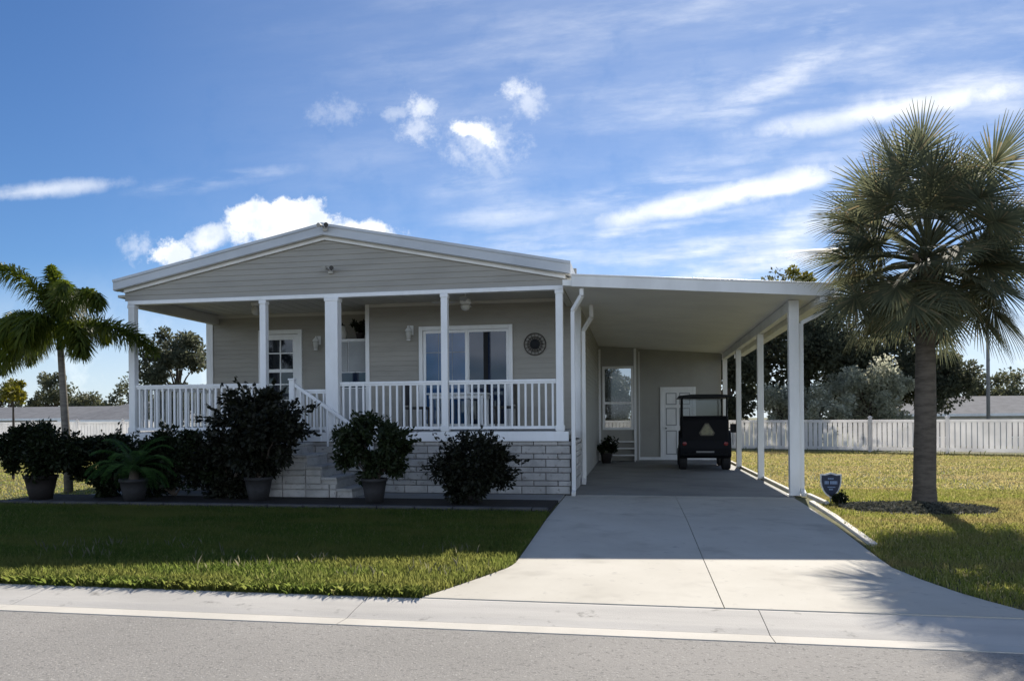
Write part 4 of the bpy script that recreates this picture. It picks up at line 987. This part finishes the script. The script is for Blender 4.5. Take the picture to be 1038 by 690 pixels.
# ------------------------------------------------------------------ world
NB0, NB1 = .38, .60
TINT = (.50, .70, .95)
BACKC = (15.5, 17.6, 21.0)
W = D.worlds.new('World'); S.world = W; W.use_nodes = True; t = W.node_tree; t.nodes.clear()
SUN_EL, SUN_AZ = 37.2, 10.0
sky = N(t, 'ShaderNodeTexSky', sky_type='NISHITA'); sky.sun_disc = False; sky.sun_elevation = R_(SUN_EL); sky.sun_rotation = R_(SUN_AZ)
sky.air_density = 1.0; sky.dust_density = .05; sky.ozone_density = 2.2; sky.altitude = 0
tc = N(t, 'ShaderNodeTexCoord').outputs['Generated']
sep = N(t, 'ShaderNodeSeparateXYZ'); t.links.new(tc, sep.inputs[0])
def mth(op, a, b=None, c=None, clamp=False):
    n = t.nodes.new('ShaderNodeMath'); n.operation = op; n.use_clamp = clamp
    for i, v in enumerate((a, b, c)):
        if v is None: continue
        if isinstance(v, bpy.types.NodeSocket): t.links.new(v, n.inputs[i])
        else: n.inputs[i].default_value = v
    return n.outputs[0]
ysafe = mth('MAXIMUM', sep.outputs[1], .06)
U = mth('DIVIDE', sep.outputs[0], ysafe); V_ = mth('DIVIDE', sep.outputs[2], ysafe)
front = ramp(t, sep.outputs[1], .05, .25)
uv = N(t, 'ShaderNodeCombineXYZ'); t.links.new(U, uv.inputs[0]); t.links.new(V_, uv.inputs[1]); uv = uv.outputs[0]
nz = mth('SUBTRACT', noise(t, uv, 11, 7, .62), .5)      # billow noise
nz2 = mth('SUBTRACT', noise(t, uv, 34, 7, .66), .5)
nz3 = mth('SUBTRACT', noise(t, uv, 70, 5, .66), .5)
mp = N(t, 'ShaderNodeMapping', {'Rotation': (0, 0, R_(-14)), 'Scale': (1.5, 8, 1)}); t.links.new(uv, mp.inputs[0])
wisp = noise(t, mp.outputs[0], 2.6, 8, .62)
mp2 = N(t, 'ShaderNodeMapping', {'Rotation': (0, 0, R_(-40)), 'Scale': (1.2, 5, 1), 'Location': (3.1, .4, 0)}); t.links.new(uv, mp2.inputs[0])
wisp2 = noise(t, mp2.outputs[0], 3.0, 8, .64)
def blob(u0, v0, a, b, rot=0, nw=1.0, lo=1.05, hi=.35, fine=0):
    du = mth('SUBTRACT', U, u0); dv = mth('SUBTRACT', V_, v0); c, s = math.cos(rot), math.sin(rot)
    x = mth('ADD', mth('MULTIPLY', du, c/a), mth('MULTIPLY', dv, s/a)); y = mth('ADD', mth('MULTIPLY', du, -s/b), mth('MULTIPLY', dv, c/b))
    e = mth('SQRT', mth('ADD', mth('MULTIPLY', x, x), mth('MULTIPLY', y, y)))
    if fine:
        e = mth('ADD', e, mth('MULTIPLY', nz2, 3.4*nw)); e = mth('ADD', e, mth('MULTIPLY', nz3, 1.5*nw))
    else:
        e = mth('ADD', e, mth('MULTIPLY', nz, 1.6*nw)); e = mth('ADD', e, mth('MULTIPLY', nz2, 1.5*nw))
    n = t.nodes.new('ShaderNodeMapRange'); n.interpolation_type = 'SMOOTHSTEP'; t.links.new(e, n.inputs[0]); n.inputs[1].default_value = lo; n.inputs[2].default_value = hi
    return n.outputs[0]
acc = None
def addc(m, k=1.0):
    global acc
    m = mth('MULTIPLY', m, k) if k != 1 else m
    acc = m if acc is None else mth('MAXIMUM', acc, m)
# cumulus banks and puffs
addc(blob(-.50, .285, .115, .038, .0, 1.1, 1.0, .55)); addc(blob(-.56, .288, .055, .034, .2, 1.0, 1.0, .5)); addc(blob(-.39, .262, .075, .026, -.15, 1.0, 1.0, .5))
addc(blob(-.682, .247, .046, .022, 0, .8, 1.15, .3, 1)); addc(blob(-.62, .268, .05, .022, .3, 1.0, 1.1, .4), .8)
addc(blob(-.222, .401, .032, .014, -.2, .55, 1.1, .3, 1)); addc(blob(-.203, .390, .03, .016, -.9, .7, 1.2, .2, 1), .8); addc(blob(-.205, .378, .06, .045, -.4, .8, 1.25, -.2, 1), .42)
addc(blob(-.296, .437, .034, .020, -.6, .8, 1.2, .0, 1), .62); addc(blob(-.298, .408, .034, .028, 0, .9, 1.2, -.1, 1), .42); addc(blob(-.330, .432, .03, .012, 0, .9, 1.2, .0, 1), .3)
addc(blob(-.156, .452, .026, .018, .0, .7, 1.2, .0, 1), .62); addc(blob(-.142, .436, .03, .026, -.9, .8, 1.25, -.1, 1), .40); addc(blob(-.195, .345, .018, .035, .5, .8, 1.2, .0, 1), .25)
addc(blob(-.745, .26, .035, .025, 0, .9, 1.2, .0, 1), .35); addc(blob(-.42, .44, .05, .022, 0, .9, 1.2, -.1, 1), .2)
# cirrus streaks
def streak(u0, v0, a, b, rot, k, w=wisp, lo=.36, hi=.66):
    addc(mth('MULTIPLY', blob(u0, v0, a, b, rot, .55, 1.1, .1), ramp(t, w, lo, hi)), k)
streak(.10, .285, .20, .022, .17, 1.0, wisp, .18, .5); streak(.19, .295, .09, .014, .16, .9, wisp, .2, .5)
streak(.0, .245, .24, .022, .12, .62); streak(.12, .222, .22, .022, .10, .75); streak(.17, .20, .18, .03, .12, .8); streak(-.10, .232, .2, .035, .05, .5)
streak(.18, .43, .16, .034, .52, .55, wisp2); streak(.24, .49, .13, .03, .75, .5, wisp2); streak(.14, .404, .12, .018, .1, .45)
streak(.34, .388, .24, .022, .10, .75, wisp, .25, .55); streak(.42, .41, .2, .022, .06, .5); streak(.33, .345, .16, .02, .1, .35)
streak(.30, .255, .25, .03, .1, .6, wisp); streak(.02, .30, .2, .03, .1, .45); streak(.38, .30, .2, .03, .15, .45, wisp2)
streak(-.90, .356, .17, .016, .02, .55, wisp, .2, .55); streak(-.62, .352, .18, .018, .08, .28); streak(-.2, .33, .12, .03, .1, .4, wisp2); streak(-.16, .28, .14, .03, .1, .38)
# thin veil everywhere, thicker low down and to the right
veil = mth('MULTIPLY', ramp(t, wisp2, .42, .85), ramp(t, U, -.75, .35)); addc(veil, .42)
low = N(t, 'ShaderNodeMapRange'); low.interpolation_type = 'SMOOTHSTEP'; t.links.new(V_, low.inputs[0]); low.inputs[1].default_value = .26; low.inputs[2].default_value = .02
addc(mth('MULTIPLY', low.outputs[0], .55), 1.0)
hz = mth('ADD', mth('MULTIPLY', ramp(t, U, -1.0, .05), .11), mth('MULTIPLY', mth('MULTIPLY', ramp(t, wisp, .3, .75), ramp(t, U, -.8, .2)), .10))
acc = mth('ADD', acc, hz)
mask = mth('MULTIPLY', acc, front, clamp=True)
# unseen cloud-patterned glow behind the camera, added to brighten the shaded front
mp3 = N(t, 'ShaderNodeMapping', {'Scale': (1.6, 1.6, 4.0)}); t.links.new(tc, mp3.inputs[0])
nb = ramp(t, noise(t, mp3.outputs[0], 1.7, 6, .6), NB0, NB1)
nback = mth('MULTIPLY', nb, ramp(t, mth('MULTIPLY', sep.outputs[1], -1), .0, .35))
lowz = N(t, 'ShaderNodeMapRange'); lowz.interpolation_type = 'SMOOTHSTEP'; t.links.new(sep.outputs[2], lowz.inputs[0]); lowz.inputs[1].default_value = .62; lowz.inputs[2].default_value = .18
nback = mth('MULTIPLY', nback, lowz.outputs[0])
SKYK = .085
tint = mixc(t, 1.0, sky.outputs[0], TINT, 'MULTIPLY')
cshade = mixc(t, ramp(t, mth('ADD', noise(t, uv, 17, 6, .6), mth('MULTIPLY', V_, .5)), .50, .72), (8.2, 8.9, 9.9), (11.0, 11.2, 11.4))
cl_ = mixc(t, mask, tint, cshade)
cl_ = mixc(t, nback, cl_, BACKC)
bg = N(t, 'ShaderNodeBackground', {1: SKYK}); t.links.new(cl_, bg.inputs[0])
o = N(t, 'ShaderNodeOutputWorld'); t.links.new(bg.outputs[0], o.inputs[0])

# ------------------------------------------------------------------ sun, camera, view
sl_ = D.lights.new('sun', 'SUN'); sl_.energy = 5.0; sl_.angle = R_(.5); sl_.color = (1, .93, .82)
so = D.objects.new('sun', sl_); COL.objects.link(so); so.location = (5, 20, 20)
sd = Vector((math.sin(R_(SUN_AZ))*math.cos(R_(SUN_EL)), math.cos(R_(SUN_AZ))*math.cos(R_(SUN_EL)), math.sin(R_(SUN_EL))))
so.rotation_euler = (-sd).to_track_quat('-Z', 'Y').to_euler()
cam = D.cameras.new('camera'); co = D.objects.new('camera', cam); COL.objects.link(co); S.camera = co
yaw = math.atan2(124, 740); rho = .0075
F = Vector((-math.sin(yaw), math.cos(yaw), 0)); Rv = Vector((math.cos(yaw), math.sin(yaw), 0)); Zv = Vector((0, 0, 1))
cr_ = Rv*math.cos(rho)-Zv*math.sin(rho); cu = Rv*math.sin(rho)+Zv*math.cos(rho)
loc = -F*13.1-Rv*1.08; loc.z = 1.45
co.matrix_world = Matrix(((cr_.x, cu.x, -F.x, loc.x), (cr_.y, cu.y, -F.y, loc.y), (cr_.z, cu.z, -F.z, loc.z), (0, 0, 0, 1)))
cam.sensor_width = 36; cam.lens = 740/1038*36; cam.shift_y = 76/1038; cam.clip_end = 2000; cam.clip_start = .1
S.view_settings.view_transform = 'Standard'; S.view_settings.look = 'None'; S.view_settings.exposure = 0.37; S.view_settings.gamma = 1
S.cycles.max_bounces = 8; S.cycles.transparent_max_bounces = 12
